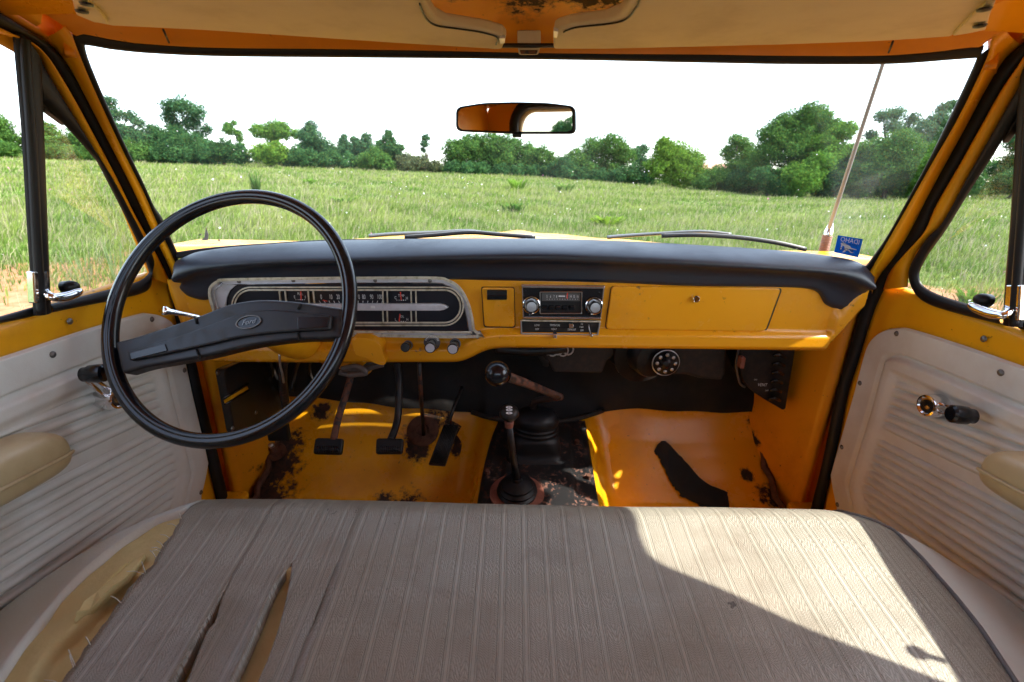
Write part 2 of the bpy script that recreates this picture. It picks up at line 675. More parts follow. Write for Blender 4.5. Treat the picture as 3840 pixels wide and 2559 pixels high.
def band(name, A, B, mat, parent=None, n=60, m_=7, bulge=.01, thick=.006, power=.5, toward=None, edge=True, **kw):
    """a strip between two lines, rounded towards the cab, with returns at its edges"""
    A, B = resample(crom(A, 10), n), resample(crom(B, 10), n)
    rows = []
    for k in range(n):
        t = A[min(k + 1, n - 1)] - A[max(k - 1, 0)]
        w = B[k] - A[k]
        nn = np.cross(t, w)
        nn /= np.linalg.norm(nn) + 1e-12
        mid = (A[k] + B[k]) / 2
        ref = (-mid if toward is None else np.asarray(toward))
        if np.dot(nn, ref) < 0:
            nn = -nn
        row = []
        if edge:
            row.append(A[k] + A[k] / np.linalg.norm(A[k]) * thick)
        for q in range(m_):
            s = q / (m_ - 1)
            row.append(A[k] + w * s + nn * bulge * (max(0.0, math.sin(math.pi * s)) ** power))
        if edge:
            row.append(B[k] + B[k] / np.linalg.norm(B[k]) * thick)
        rows.append(row)
    return loft(name, rows, mat, parent, **kw)


def rrect(x0, y0, x1, y1, r, n=6):
    P = []
    for cx, cy_, a0 in ((x1 - r, y0 + r, -90), (x1 - r, y1 - r, 0), (x0 + r, y1 - r, 90), (x0 + r, y0 + r, 180)):
        for k in range(n + 1):
            t = math.radians(a0 + 90 * k / n)
            P.append((cx + r * math.cos(t), cy_ + r * math.sin(t)))
    return P


def roundpoly(P, r, n=5):
    """round the corners of a polygon given in any 2d units"""
    P = [np.asarray(p, float) for p in P]
    out = []
    for k in range(len(P)):
        a, b_, c_ = P[k - 1], P[k], P[(k + 1) % len(P)]
        rr = min(r, .45 * np.linalg.norm(a - b_), .45 * np.linalg.norm(c_ - b_))
        s = b_ + (a - b_) / np.linalg.norm(a - b_) * rr
        e = b_ + (c_ - b_) / np.linalg.norm(c_ - b_) * rr
        for q in range(n + 1):
            t = q / n
            out.append((1 - t) ** 2 * s + 2 * t * (1 - t) * b_ + t * t * e)
    return out


_TX = {}


def text_mesh(s, shear=0.0):
    key = (s, shear)
    if key in _TX:
        return _TX[key]
    cu = bpy.data.curves.new('lettering', 'FONT')
    cu.body, cu.align_x, cu.align_y, cu.size, cu.shear = s, 'CENTER', 'CENTER', 1.0, shear
    cu.resolution_u = 3
    ob = bpy.data.objects.new('lettering', cu)
    COL.objects.link(ob)
    bpy.context.view_layer.update()
    me = bpy.data.meshes.new_from_object(ob.evaluated_get(bpy.context.evaluated_depsgraph_get()))
    V = [tuple(v.co) for v in me.vertices]
    Fc = [tuple(p.vertices) for p in me.polygons]
    bpy.data.objects.remove(ob)
    bpy.data.meshes.remove(me)
    bpy.data.curves.remove(cu)
    _TX[key] = (V, Fc)
    return V, Fc


for s in ('IDAHO', '0', '10', '20', '30', '40', '70', '80', '90', '100', 'FUEL', 'TEMP', 'OIL', 'E', 'F', 'C', 'H', 'L', '5', '6', '7', '8', '12', '13', '14', '15', '16',
          'LOW', 'TEMPERATURE', 'OFF', 'HEAT', 'DEFROST', 'HI', 'VENT', 'ON', 'FAN', '4H', '2H', 'N', '4L', 'JULY-AUGUST', 'RODEO'):
    text_mesh(s)
text_mesh('Ford', .35)


def letter_geo(s, o, ex, ey, h, wscale=1.0, shear=0.0):
    V, Fc = text_mesh(s, shear)
    o, ex, ey = (np.asarray(q, float) for q in (o, ex, ey))
    return [o + ex * v[0] * h * wscale + ey * v[1] * h for v in V], Fc


def tagobj(o, label=None, cat=None, group=None, kind=None):
    if label:
        o['label'] = label
    if cat:
        o['category'] = cat
    if group:
        o['group'] = group
    if kind:
        o['kind'] = kind
    return o


# ================================================================== THE FIELD
def eye(p, y):
    """point at distance y ahead, seen at photo point p"""
    return PY(p, y)


BASE_PX = [(-900, 352), (0, 356), (350, 374), (800, 388), (1100, 400), (1400, 416), (1700, 442), (2000, 456), (2353, 458), (3300, 458)]
_th, _zb = [], []
for p in BASE_PX:
    q = eye(p, 55.0)
    r_ = math.hypot(q[0], q[1])
    _th.append(math.atan2(q[0], q[1]))
    _zb.append(q[2] / r_)                     # slope of the line of sight to the foot of the trees


def ground_z(x, y):
    """height relative to the eye"""
    r = math.hypot(x, y)
    th = math.atan2(x, max(y, .001)) if y > 0 else math.copysign(math.pi / 2, x)
    sl = float(np.interp(th, _th, _zb))
    far = sl * 55.0
    t = max(0.0, min(1.4, (r - 5.0) / 50.0))
    fr = max(0.0, math.cos(math.atan2(x, y)))**.5 if y > 0 else 0.0
    z = -H + (far + H) * t * fr
    z += .05 * math.sin(x * .7 + 1.3) * math.cos(y * .6) * min(1, r / 10) + .025 * math.sin(x * 2.1 + y * 1.7)
    return z


def ground():
    rs = [0] + list(np.geomspace(1.2, 600, 74))
    na = 160
    V, Fc, colr = [], [], []
    for r in rs:
        for k in range(na):
            a = 2 * math.pi * k / na
            x, y = r * math.sin(a), r * math.cos(a)
            V.append((x, y, ground_z(x, y) + H))
            bare = 1.0 - min(1, max(0, (r - 5.5) / 5.0))
            bare = max(bare, min(1, 1.6 * max(0, 1 - abs(r - 6.8) / 3.2)))
            sd_ = min(1, max(0, (abs(a if a < math.pi else a - 2 * math.pi) - .5) / .2))
            bare = max(bare if r < 6 else 0, sd_ * min(1, max(0, (12.4 - r) / 2.4)))
            colr.append((bare * .85, bare * .85, bare * .85, 1))
    Fc = grid_faces(len(rs), na, True)
    o = mk('ground', V, Fc, 'field_soil')
    at = o.data.color_attributes.new('Col', 'FLOAT_COLOR', 'POINT')
    at.data.foreach_set('color', np.array(colr, np.float32).ravel())
    tagobj(o, kind='structure')
    return o


ground()


def raw_mesh(name, V, Fq, cols, mat):
    """quads from numpy arrays, one colour for each quad"""
    me = bpy.data.meshes.new(name)
    nq = len(Fq)
    me.vertices.add(len(V))
    me.vertices.foreach_set('co', np.asarray(V, np.float32).ravel())
    me.loops.add(nq * 4)
    me.loops.foreach_set('vertex_index', np.asarray(Fq, np.int32).ravel())
    me.polygons.add(nq)
    me.polygons.foreach_set('loop_start', np.arange(0, nq * 4, 4, dtype=np.int32))
    me.update(calc_edges=True)
    at = me.color_attributes.new('Col', 'FLOAT_COLOR', 'CORNER')
    c4 = np.concatenate([np.asarray(cols, np.float32), np.ones((nq, 1), np.float32)], 1)
    at.data.foreach_set('color', np.repeat(c4, 4, 0).ravel())
    me.materials.append(MATS[mat])
    o = bpy.data.objects.new(name, me)
    COL.objects.link(o)
    return o


def patch_noise(x, y):
    return (np.sin(x * .31 + 1.1) * np.sin(y * .27 + .4) + .6 * np.sin(x * .9 + y * .5) * np.sin(y * .8 - x * .3 + 2) + .4 * np.sin(x * 2.3 + .5) * np.sin(y * 2.1)) / 2


GZ_R = np.r_[0, np.geomspace(1.2, 140, 90)]
GZ_A = np.linspace(-math.pi, math.pi, 361)
GZ_T = np.array([[ground_z(r * math.sin(a), r * math.cos(a)) for a in GZ_A] for r in GZ_R])


def gz_vec(x, y):
    r, a = np.hypot(x, y), np.arctan2(x, y)
    i = np.clip(np.searchsorted(GZ_R, r) - 1, 0, len(GZ_R) - 2)
    fr = (r - GZ_R[i]) / (GZ_R[i + 1] - GZ_R[i])
    jf = (a + math.pi) / (2 * math.pi) * 360
    j = np.clip(jf.astype(int), 0, 359)
    fj = jf - j
    t = GZ_T
    return (t[i, j] * (1 - fr) + t[i + 1, j] * fr) * (1 - fj) + (t[i, j + 1] * (1 - fr) + t[i + 1, j + 1] * fr) * fj


def grass():
    n = 520000
    a = rng.uniform(-1.25, 1.25, n)
    r = np.exp(rng.uniform(math.log(4.3), math.log(85), n))
    back = rng.random(n) < .06
    a = np.where(back, rng.uniform(1.25, 2 * math.pi - 1.25, n), a)
    x, y = r * np.sin(a), r * np.cos(a)
    pn = patch_noise(x, y)
    keep = np.ones(n, bool)
    near = r < 9.5
    side_ = np.clip((np.abs(a) - .5) / .2, 0, 1)
    bare_ = side_ * np.clip((11.4 + 1.3 * np.sin(a * 19) + 1.5 * pn + rng.normal(0, .8, n) - r) / 2.6, 0, 1)
    dens = np.clip(1 - bare_ * np.clip(1.15 - pn * 1.1 - .5 * np.sin(x * 2.3) * np.sin(y * 1.9), .45, 1), .04, 1)
    keep &= (rng.random(n) < dens)
    keep &= ~((np.abs(x - CX) < 1.1) & (y < 3.4) & (y > -3))
    x, y, r, pn = x[keep], y[keep], r[keep], pn[keep]
    n = len(x)
    z = gz_vec(x, y) + H
    hgt = rng.gamma(5, .026, n) * (.75 + .5 * pn + .25 * np.sin(x * 1.9 + 2) * np.sin(y * 1.6)) * np.clip((r - 2.5) / 9, .4, 1) + .04
    wid = np.clip(.00125 * r, .006, .07) * rng.uniform(.6, 1.5, n)
    seed = rng.random(n) < .18
    wid = np.where(seed, wid * .6, wid)
    hgt = np.where(seed, hgt * 1.35 + .05, hgt)
    ang = rng.uniform(0, 2 * math.pi, n)
    la = rng.normal(.6, .9, n)
    lean = np.abs(rng.normal(.3, .35, n)) * hgt
    dx, dy = np.cos(ang) * wid / 2, np.sin(ang) * wid / 2
    lx, ly = np.cos(la) * lean, np.sin(la) * lean
    g = rng.random((n, 1))
    cA, cB, cS = np.array([.110, .200, .034]), np.array([.265, .320, .085]), np.array([.36, .33, .20])
    mixv = np.clip(.5 + .55 * pn[:, None] + .45 * (np.sin(x * 1.3) * np.sin(y * 1.1 + x * .4))[:, None] + .5 * (g - .5), 0, 1)
    col = cA * (1 - mixv) + cB * mixv
    col = np.where(seed[:, None], cS * (.7 + .5 * g), col)
    col *= rng.uniform(.75, 1.2, (n, 1))
    b0 = np.stack([x - dx, y - dy, z - .03], 1)
    b1 = np.stack([x + dx, y + dy, z - .03], 1)
    m0 = np.stack([x - dx * .8 + lx * .35, y - dy * .8 + ly * .35, z + hgt * .6], 1)
    m1 = np.stack([x + dx * .8 + lx * .35, y + dy * .8 + ly * .35, z + hgt * .6], 1)
    t0 = np.stack([x - dx * .15 + lx, y - dy * .15 + ly, z + hgt], 1)
    t1 = np.stack([x + dx * .15 + lx, y + dy * .15 + ly, z + hgt], 1)
    V = np.stack([b0, b1, m0, m1, t0, t1], 1).reshape(-1, 3)
    k = np.arange(n)[:, None] * 6
    Fq = np.concatenate([k + np.array([0, 1, 3, 2]), k + np.array([2, 3, 5, 4])], 1).reshape(-1, 4)
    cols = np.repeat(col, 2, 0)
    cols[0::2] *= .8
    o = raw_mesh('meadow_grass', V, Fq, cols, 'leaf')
    tagobj(o, 'tall pale green meadow grass with straw seed heads covering the field', 'grass', kind='stuff')
    # flowers
    m_ = 170
    a = rng.uniform(-1.1, 1.1, m_)
    r = np.exp(rng.uniform(math.log(7), math.log(45), m_))
    x, y = r * np.sin(a), r * np.cos(a)
    z = gz_vec(x, y) + H + rng.uniform(.25, .6, m_)
    s = np.clip(.0016 * r, .014, .05) * rng.uniform(.6, 1.3, m_)
    q = rng.normal(size=(m_, 3))
    q /= np.linalg.norm(q, axis=1)[:, None]
    w = np.cross(q, rng.normal(size=(m_, 3)))
    w /= np.linalg.norm(w, axis=1)[:, None]
    c_ = np.stack([x, y, z], 1)
    V = np.stack([c_ - q * s[:, None], c_ + w * s[:, None], c_ + q * s[:, None], c_ - w * s[:, None]], 1).reshape(-1, 3)
    Fq = np.arange(m_ * 4).reshape(-1, 4)
    pink = rng.random(m_) < .25
    col = np.where(pink[:, None], np.array([.62, .22, .42]), np.array([.80, .80, .76]))
    o = raw_mesh('wildflowers', V, Fq, col, 'leaf')
    tagobj(o, 'scattered small white and pink wildflowers among the grass', 'wildflowers', kind='stuff')


grass()


def crown_geo(blobs, leaf, count, col, var, flat=.85, hollow=.55):
    """leaf faces spread through a set of lumps: blobs = (centre, radius)"""
    Vs, Cs = [], []
    w = np.array([b_[1] ** 2 for b_ in blobs])
    w = w / w.sum()
    for (c_, r), ww in zip(blobs, w):
        n = max(30, int(count * ww))
        d = rng.normal(size=(n, 3))
        d /= np.linalg.norm(d, axis=1)[:, None]
        lump = 1 + .22 * np.sin(d[:, 0] * 5 + r * 9) * np.sin(d[:, 2] * 6 + r * 5) + .12 * np.sin(d[:, 1] * 11)
        rad = r * (hollow + (1.12 - hollow) * rng.random(n) ** .75) * lump
        P = np.asarray(c_) + d * rad[:, None] * np.array([1, 1, flat])
        nrm = d + rng.normal(size=(n, 3)) * .9
        nrm /= np.linalg.norm(nrm, axis=1)[:, None]
        u = np.cross(nrm, rng.normal(size=(n, 3)))
        u /= np.linalg.norm(u, axis=1)[:, None] + 1e-9
        v = np.cross(nrm, u)
        s = leaf * rng.uniform(.5, 1.4, n)[:, None]
        Vs.append(np.stack([P - u * s, P - v * s * .6, P + u * s, P + v * s * .6], 1).reshape(-1, 3))
        k = rng.uniform(1 - var, 1 + var, (n, 1)) * rng.uniform(.85, 1.15)
        y = rng.normal(0, .12, (n, 1))
        Cs.append(np.clip(np.asarray(col)[None, :] * k * np.concatenate([1 + y, 1 + y * .3, 1 - y], 1), .003, 1))
    V = np.concatenate(Vs)
    return V, np.arange(len(V)).reshape(-1, 4), np.concatenate(Cs)


GREENS = dict(dark=(.048, .115, .040), blue=(.052, .118, .050), mid=(.075, .160, .036), bright=(.100, .205, .034), yellow=(.115, .215, .030), grey=(.080, .145, .070), brown=(.085, .105, .050))


def tree(name, cat, label, blobs, Y, col, group, leafpx=2.1, dens=1.0, trunk=None, twigs=(), hollow=.45):
    """blobs: (px, py, radius px) lumps of foliage standing Y metres ahead; the foot stands on the ground"""
    B = []
    for k, (px, py, r) in enumerate(blobs):
        c_ = eye((px, py), Y)
        dep = float(np.dot(c_, CF))
        rr = r * 1.12 * dep / FPX
        c_ = c_ + arr(0, rng.uniform(-.5, .5) * rr * 1.2, 0)
        B.append((c_, rr))
    dep = Y / ray(blobs[0][0], blobs[0][1])[1]
    bx = trunk if trunk is not None else np.average([q[0] for q in blobs], weights=[q[2] for q in blobs])
    foot = eye((bx, 400), Y)
    gx, gy = foot[0], foot[1]
    root = arr(gx, gy, ground_z(gx, gy) - .1)
    e = bpy.data.objects.new(name, None)
    COL.objects.link(e)
    e.location = (gx, gy, root[2] + H)
    tagobj(e, label, cat, group)
    # trunk with limbs reaching into every lump
    geo = []
    top = max(B, key=lambda q: q[0][2])[0]
    hgt = max(.5, top[2] - root[2])
    fork = root + arr(0, 0, hgt * .35) + arr((top[0] - gx) * .25, 0, 0)
    tr = max(.09, hgt * .034)
    geo.append(tube_geo([root, root * .5 + fork * .5 + arr(tr * .6, 0, 0), fork], [tr * 1.5, tr * 1.05, tr * .9], 8))
    for c_, rr in B:
        mid = fork * .45 + c_ * .55 + arr(rng.normal() * .12, rng.normal() * .12, .05 * hgt)
        geo.append(tube_geo([fork, mid, c_ + arr(0, 0, rr * .3)], [tr * .6, tr * .35, tr * .1], 5))
    for tw in twigs:
        P = [eye(q, Y) for q in tw]
        geo.append(tube_geo(crom(P, 4), list(np.linspace(tr * .55, tr * .12, len(crom(P, 4)))), 5))
    V, Fc = join_geo(geo)
    t = mk('trunk', [np.asarray(v) - root for v in V], Fc, 'bark')
    t.parent = e
    leaf = leafpx * dep / FPX
    cnt = int(sum(r * r for _, _, r in blobs) * 6.5 * dens)
    Vc, Fq, Cc = crown_geo(B, leaf, cnt, GREENS[col], .38, hollow=hollow)
    o = raw_mesh('crown', Vc - root, Fq, Cc, 'leaf')
    o.parent = e
    return e


TL = 'trees along the far edge of the field'
SL = 'shrubs at the foot of the tree line'
tree('pine_tree', 'tree', 'dark wispy pine cut by the left edge of the windscreen', [(252, 236, 15), (262, 262, 17), (300, 268, 14), (322, 283, 12), (272, 296, 17), (345, 295, 12), (300, 305, 18)], 52, 'blue', TL, dens=.8, hollow=.2)
tree('pine_tree', 'tree', 'tall dark pine with a flat ragged top, left of the steering wheel', [(395, 246, 17), (425, 246, 22), (455, 257, 19), (382, 268, 16), (440, 282, 20), (470, 296, 12), (405, 292, 18), (455, 312, 13)], 54, 'blue', TL, dens=.75, hollow=.2)
tree('broadleaf_tree', 'tree', 'mid green tree filling the gap below the two dark pines', [(300, 330, 32), (345, 325, 30), (385, 335, 34), (430, 335, 34), (470, 345, 24)], 51, 'dark', TL)
tree('slender_tree', 'tree', 'slim crooked tree with a lopsided tuft standing against the sky', [(520, 288, 9), (541, 283, 6), (530, 300, 12), (546, 307, 9), (553, 320, 7), (556, 334, 6)], 58, 'mid', TL, trunk=556, hollow=.2)
tree('broadleaf_tree', 'tree', 'yellow green tree with a domed umbrella crown, right of the slim crooked tree', [(598, 302, 17), (625, 296, 20), (652, 302, 18), (625, 314, 16), (680, 308, 11)], 57, 'bright', TL)
tree('broadleaf_tree', 'tree', 'dark upright tree beside the domed yellow green one', [(712, 291, 14), (700, 310, 17), (722, 318, 21), (740, 338, 20), (705, 342, 24), (762, 350, 18)], 55, 'blue', TL, dens=.85, hollow=.3)
tree('cypress_tree', 'tree', 'narrow pointed evergreen, leftmost of the pointed row', [(788, 314, 7), (789, 328, 11), (792, 345, 17), (800, 360, 20)], 57, 'blue', TL)
tree('cypress_tree', 'tree', 'twin peaked dark evergreen in the middle of the pointed row', [(815, 322, 9), (841, 317, 11), (836, 336, 18), (815, 345, 18), (850, 356, 22)], 56, 'blue', TL)
tree('cypress_tree', 'tree', 'tallest pointed evergreen of the row, next to the bare snag', [(892, 306, 8), (893, 322, 13), (880, 340, 18), (905, 344, 18), (922, 340, 7), (895, 362, 22)], 55, 'dark', TL)
tree('dead_tree', 'tree', 'bare dead snag with ivy on its top and forked grey branches', [(978, 317, 9), (976, 331, 9), (973, 345, 6)], 56, 'blue', TL, trunk=985, hollow=.2,
     twigs=[[(990, 396), (975, 350), (977, 310)], [(985, 380), (965, 350), (952, 338)], [(992, 392), (1008, 362), (1014, 340)], [(1000, 378), (1022, 360), (1030, 345)], [(990, 390), (1000, 370), (997, 350)]])
tree('broadleaf_tree', 'tree', 'broad rounded green tree under the rear view mirror', [(1050, 348, 26), (1085, 336, 27), (1130, 334, 30), (1172, 344, 30), (1100, 368, 32), (1160, 372, 32), (1045, 376, 24)], 56, 'mid', TL)
tree('broadleaf_tree', 'tree', 'lower green tree sloping down to the right of the broad tree under the mirror', [(1215, 352, 22), (1245, 362, 22), (1272, 376, 18), (1220, 380, 24)], 55, 'mid', TL)
tree('broadleaf_tree', 'tree', 'rounded dark green tree between the mirror and the yellow green tree', [(1325, 368, 24), (1368, 344, 27), (1406, 337, 26), (1432, 358, 24), (1350, 388, 26), (1402, 388, 28)], 54, 'mid', TL)
tree('broadleaf_tree', 'tree', 'small thin tree showing behind the gap left of the yellow green tree', [(1462, 352, 15), (1480, 343, 13), (1470, 372, 18)], 62, 'blue', TL, dens=.7, hollow=.2)
tree('broadleaf_tree', 'tree', 'yellow green bushy tree left of the tiled roof', [(1524, 330, 15), (1528, 352, 24), (1555, 358, 30), (1588, 372, 24), (1510, 384, 26), (1560, 396, 32), (1600, 402, 20)], 50, 'yellow', TL)
tree('broadleaf_tree', 'tree', 'ragged green tree right of the tiled roof with a thin top', [(1688, 322, 15), (1712, 334, 17), (1682, 350, 20), (1720, 360, 24), (1690, 385, 24), (1670, 402, 18)], 50, 'mid', TL, dens=.8, hollow=.3)
tree('broadleaf_tree', 'tree', 'largest dark green tree, left of the radio aerial', [(1850, 264, 24), (1806, 284, 26), (1888, 268, 24), (1772, 312, 28), (1832, 306, 34), (1890, 306, 32), (1800, 346, 36), (1868, 348, 36), (1758, 352, 24), (1745, 388, 28), (1920, 290, 18)], 46, 'mid', TL)
tree('broadleaf_tree', 'tree', 'lighter leafy tree crossed by the radio aerial', [(1905, 330, 26), (1945, 300, 22), (1930, 348, 30), (1965, 352, 24), (1880, 370, 26)], 43, 'bright', TL)
tree('broadleaf_tree', 'tree', 'airy grey green tree just right of the radio aerial', [(2030, 266, 16), (2065, 262, 19), (2090, 276, 15), (2045, 292, 18), (2080, 302, 18), (2005, 310, 14)], 50, 'grey', TL, dens=.7, hollow=.2)
tree('broadleaf_tree', 'tree', 'dark tree at the right windscreen pillar', [(2172, 250, 14), (2192, 240, 11), (2150, 278, 20), (2118, 300, 24), (2190, 290, 24), (2135, 335, 30)], 44, 'grey', TL, dens=.9)
tree('broadleaf_tree', 'tree', 'tree seen through the passenger vent window', [(2335, 330, 20), (2352, 300, 18), (2330, 370, 18), (2300, 390, 16), (2390, 340, 36)], 46, 'dark', TL, dens=.8, hollow=.25)
tree('broadleaf_tree', 'tree', 'tree seen through the driver side window at the left edge', [(12, 290, 22), (26, 316, 18), (0, 330, 26), (-40, 300, 40)], 46, 'mid', TL)
tree('broadleaf_tree', 'tree', 'tree behind the vent window post on the driver side', [(118, 300, 18), (135, 322, 20), (165, 335, 22), (90, 325, 22), (205, 320, 30)], 48, 'mid', TL)
def back_tree(label, x, y, h, col):
    root = arr(x, y, ground_z(x, y) - .1)
    e = bpy.data.objects.new('broadleaf_tree', None)
    COL.objects.link(e)
    e.location = (x, y, root[2] + H)
    tagobj(e, label, 'tree', 'trees behind the truck')
    B = [(arr(rng.normal() * h * .22, rng.normal() * h * .2, h * q), h * .24) for q in (.35, .5, .62, .75, .45, .55)]
    V, Fc = join_geo([tube_geo([arr(0, 0, 0), arr(.1, 0, h * .3), c_], [h * .04, h * .03, h * .01], 6) for c_, _ in B])
    t = mk('trunk', V, Fc, 'bark')
    t.parent = e
    o = raw_mesh('crown', *crown_geo(B, .16, 2500, GREENS[col], .38), 'leaf')
    o.parent = e


for k, (x_, y_, h_, c_) in enumerate(((-12, -44, 2.6, 'blue'), (-16, -46, 3.3, 'dark'), (-20, -43, 2.9, 'mid'), (-25, -46, 3.1, 'blue'), (-8, -46, 3.0, 'mid'))):
    back_tree(('first', 'second', 'third', 'fourth', 'fifth')[k] + ' tree of the row reflected in the rear view mirror', x_, y_, h_, c_)
SH = [('leafy green shrub below the windscreen pillar on the left', [(302, 356, 20), (335, 360, 18), (275, 354, 20)], 50, 'mid'),
      ('dark green shrub under the flat topped pine', [(385, 362, 18), (420, 360, 20), (450, 364, 16)], 50, 'dark'),
      ('dark shrub left of the slim crooked tree', [(490, 358, 20), (522, 352, 18), (545, 360, 16)], 50, 'dark'),
      ('bright yellow green shrub under the domed tree', [(600, 356, 16), (640, 354, 16), (622, 366, 14)], 50, 'yellow'),
      ('dark shrub right of the bright yellow green shrub', [(680, 366, 17), (660, 372, 12), (710, 372, 16)], 51, 'dark'),
      ('low dark shrub below the leftmost pointed evergreen', [(760, 374, 16), (795, 378, 16), (740, 376, 14)], 52, 'dark'),
      ('green shrub below the twin peaked evergreen', [(840, 378, 15), (868, 372, 18), (890, 384, 13)], 52, 'mid'),
      ('brownish shrub at the foot of the dead snag', [(935, 380, 16), (962, 382, 15), (1000, 390, 11)], 53, 'brown'),
      ('dark shrub at the left foot of the broad tree under the mirror', [(1040, 394, 14), (1075, 396, 14), (1105, 396, 14)], 53, 'dark'),
      ('dark shrub at the right foot of the broad tree under the mirror', [(1150, 400, 14), (1190, 402, 14), (1225, 402, 14), (1262, 400, 15)], 53, 'dark'),
      ('dark hedge like shrub between the mirror and the yellow green tree', [(1300, 400, 16), (1335, 408, 14), (1375, 412, 14), (1295, 384, 14)], 52, 'dark'),
      ('dark shrub at the left foot of the yellow green tree', [(1420, 412, 16), (1455, 408, 18), (1482, 418, 16)], 50, 'dark'),
      ('green shrub in front of the tiled roof', [(1615, 424, 16), (1640, 412, 18), (1668, 430, 14)], 48, 'mid'),
      ('dark shrub under the ragged tree right of the roof', [(1700, 424, 20), (1735, 420, 20), (1722, 436, 14)], 46, 'dark'),
      ('pale green rounded shrub under the largest tree', [(1825, 412, 22), (1855, 414, 22), (1838, 432, 18)], 42, 'bright'),
      ('dark shrub left of the pale green rounded shrub', [(1775, 424, 20), (1758, 412, 18), (1790, 440, 14)], 43, 'dark'),
      ('dark shrub between the pale rounded shrub and the aerial', [(1900, 420, 24), (1915, 392, 24), (1890, 440, 16)], 43, 'dark'),
      ('green shrub just right of the foot of the aerial mast', [(1965, 412, 26), (2000, 396, 26), (1980, 438, 18)], 42, 'mid'),
      ('green shrub under the airy grey green tree', [(2045, 382, 30), (2030, 420, 26), (2075, 405, 28), (2052, 344, 26), (2010, 355, 22)], 42, 'mid'),
      ('green shrub at the foot of the right windscreen pillar', [(2105, 400, 28), (2090, 436, 20), (2130, 372, 26), (2150, 420, 28)], 41, 'mid'),
      ('low hedge seen through the passenger vent window', [(2300, 425, 16), (2330, 425, 18), (2360, 420, 22)], 42, 'dark'),
      ('shrub seen past the driver vent window post', [(112, 352, 14), (140, 354, 14), (170, 358, 14), (205, 362, 16)], 46, 'mid'),
      ('shrub at the left edge seen through the driver side window', [(8, 346, 14), (30, 350, 12), (-30, 348, 20)], 44, 'mid')]
SKYLINE = [(-900, 330), (0, 322), (240, 322), (500, 342), (560, 350), (760, 360), (950, 376), (1010, 384), (1240, 372), (1300, 384), (1480, 386), (1600, 398), (1660, 400), (1740, 394), (2000, 372), (2200, 350), (2353, 388), (3300, 380)]
WB = []
for x_ in range(-880, 3240, 11):
    tp = float(np.interp(x_, [q[0] for q in SKYLINE], [q[1] for q in SKYLINE])) + 7 * math.sin(x_ * .061) + 5 * math.sin(x_ * .143 + 1)
    bp = float(np.interp(x_, [q[0] for q in BASE_PX], [q[1] for q in BASE_PX]))
    Y_ = float(np.interp(x_, [0, 1200, 2300], [57, 60, 50])) + rng.uniform(-1.5, 1.5)
    for f_ in (.28, .8):
        c_ = eye((x_ + rng.uniform(-5, 5), bp + (tp - bp) * f_), Y_)
        WB.append((c_, max(8, (bp - tp) * .36) * float(np.dot(c_, CF)) / FPX))
wv, wf, wc = crown_geo(WB, .125, 95000, (.062, .130, .040), .40, hollow=.3)
tone = 1 + .35 * np.sin(wv[0::4, 0] * .33 + 1) * np.sin(wv[0::4, 0] * .11) + .2 * np.sin(wv[0::4, 0] * 1.1)
o = raw_mesh('woodland_belt', wv + np.array([0, 0, H]), wf, wc * tone[:, None], 'leaf')
tagobj(o, 'continuous belt of mid green woodland closing the field behind the single trees', 'woodland', kind='stuff')
for lab, bl, Y, cl in SH:
    bl = [(a_, b_ - 5, r_ * 1.3) for a_, b_, r_ in bl]
    tree('shrub', 'shrub', lab, bl, Y, cl, SL, dens=1.1)


def weed(name, label, p, Y, h, n, spread, col, wide=.03, up=1.0):
    q = eye(p, Y)
    gx, gy = q[0], q[1]
    gz = ground_z(gx, gy) + H
    Vs, Fs, Cs = [], [], []
    for k in range(n):
        a = rng.uniform(0, 2 * math.pi)
        ln = h * rng.uniform(.55, 1.1)
        d = arr(math.cos(a) * spread, math.sin(a) * spread, up)
        d /= np.linalg.norm(d)
        b0 = arr(math.cos(a), math.sin(a), 0) * rng.uniform(0, spread * h * .6)
        s = arr(-math.sin(a), math.cos(a), 0) * wide
        tip = b0 + d * ln + arr(0, 0, -spread * ln * .15)
        mid = b0 + d * ln * .55 + arr(0, 0, .03)
        o = len(Vs)
        Vs += [b0 - s * .4, b0 + s * .4, mid + s, mid - s, tip + s * .1, tip - s * .1]
        Fs += [(o, o + 1, o + 2, o + 3), (o + 3, o + 2, o + 4, o + 5)]
        c_ = np.asarray(col) * rng.uniform(.7, 1.25)
        Cs += [c_ * .8, c_]
    o = raw_mesh(name, np.array(Vs), np.array(Fs), np.array(Cs), 'leaf')
    o.location = (gx, gy, gz)
    tagobj(o, label, 'weed', 'weeds standing out of the grass')


weed('spiky_weed', 'tall dark spiky weed clump above the steering wheel rim', (590, 430), 19, 1.15, 26, .22, (.06, .12, .03), .03, 1.3)
weed('grass_tuft', 'bright green grass tuft below the rear view mirror', (1190, 412), 30, .95, 60, .75, (.13, .24, .03), .05)
weed('grass_tuft', 'paler grass tuft to the right of the tuft below the mirror', (1297, 412), 30, .9, 60, .75, (.14, .23, .05), .05)
weed('leafy_weed', 'yellow green fern like weed in the middle of the field', (1395, 500), 15, .62, 46, 1.1, (.16, .26, .03), .045, .8)
weed('leafy_weed', 'dark green weed clump in mid field left of the mirror', (1180, 470), 18, .6, 50, .9, (.07, .15, .03), .04)
weed('leafy_weed', 'bright low weed clump right of the spiky weed', (790, 468), 18, .55, 50, 1.0, (.11, .22, .035), .04)
weed('leafy_weed', 'small bright weed near the far edge above the wheel', (712, 420), 28, .55, 40, 1.1, (.12, .24, .03), .05)
weed('tall_weed', 'thin tall weed on the bare soil seen through the driver vent window', (195, 640), 6.3, .75, 20, .35, (.15, .22, .09), .006, 1.2)
weed('tall_weed', 'thin weed beside the first one in the driver vent window', (262, 630), 6.6, .65, 18, .35, (.15, .22, .09), .006, 1.2)
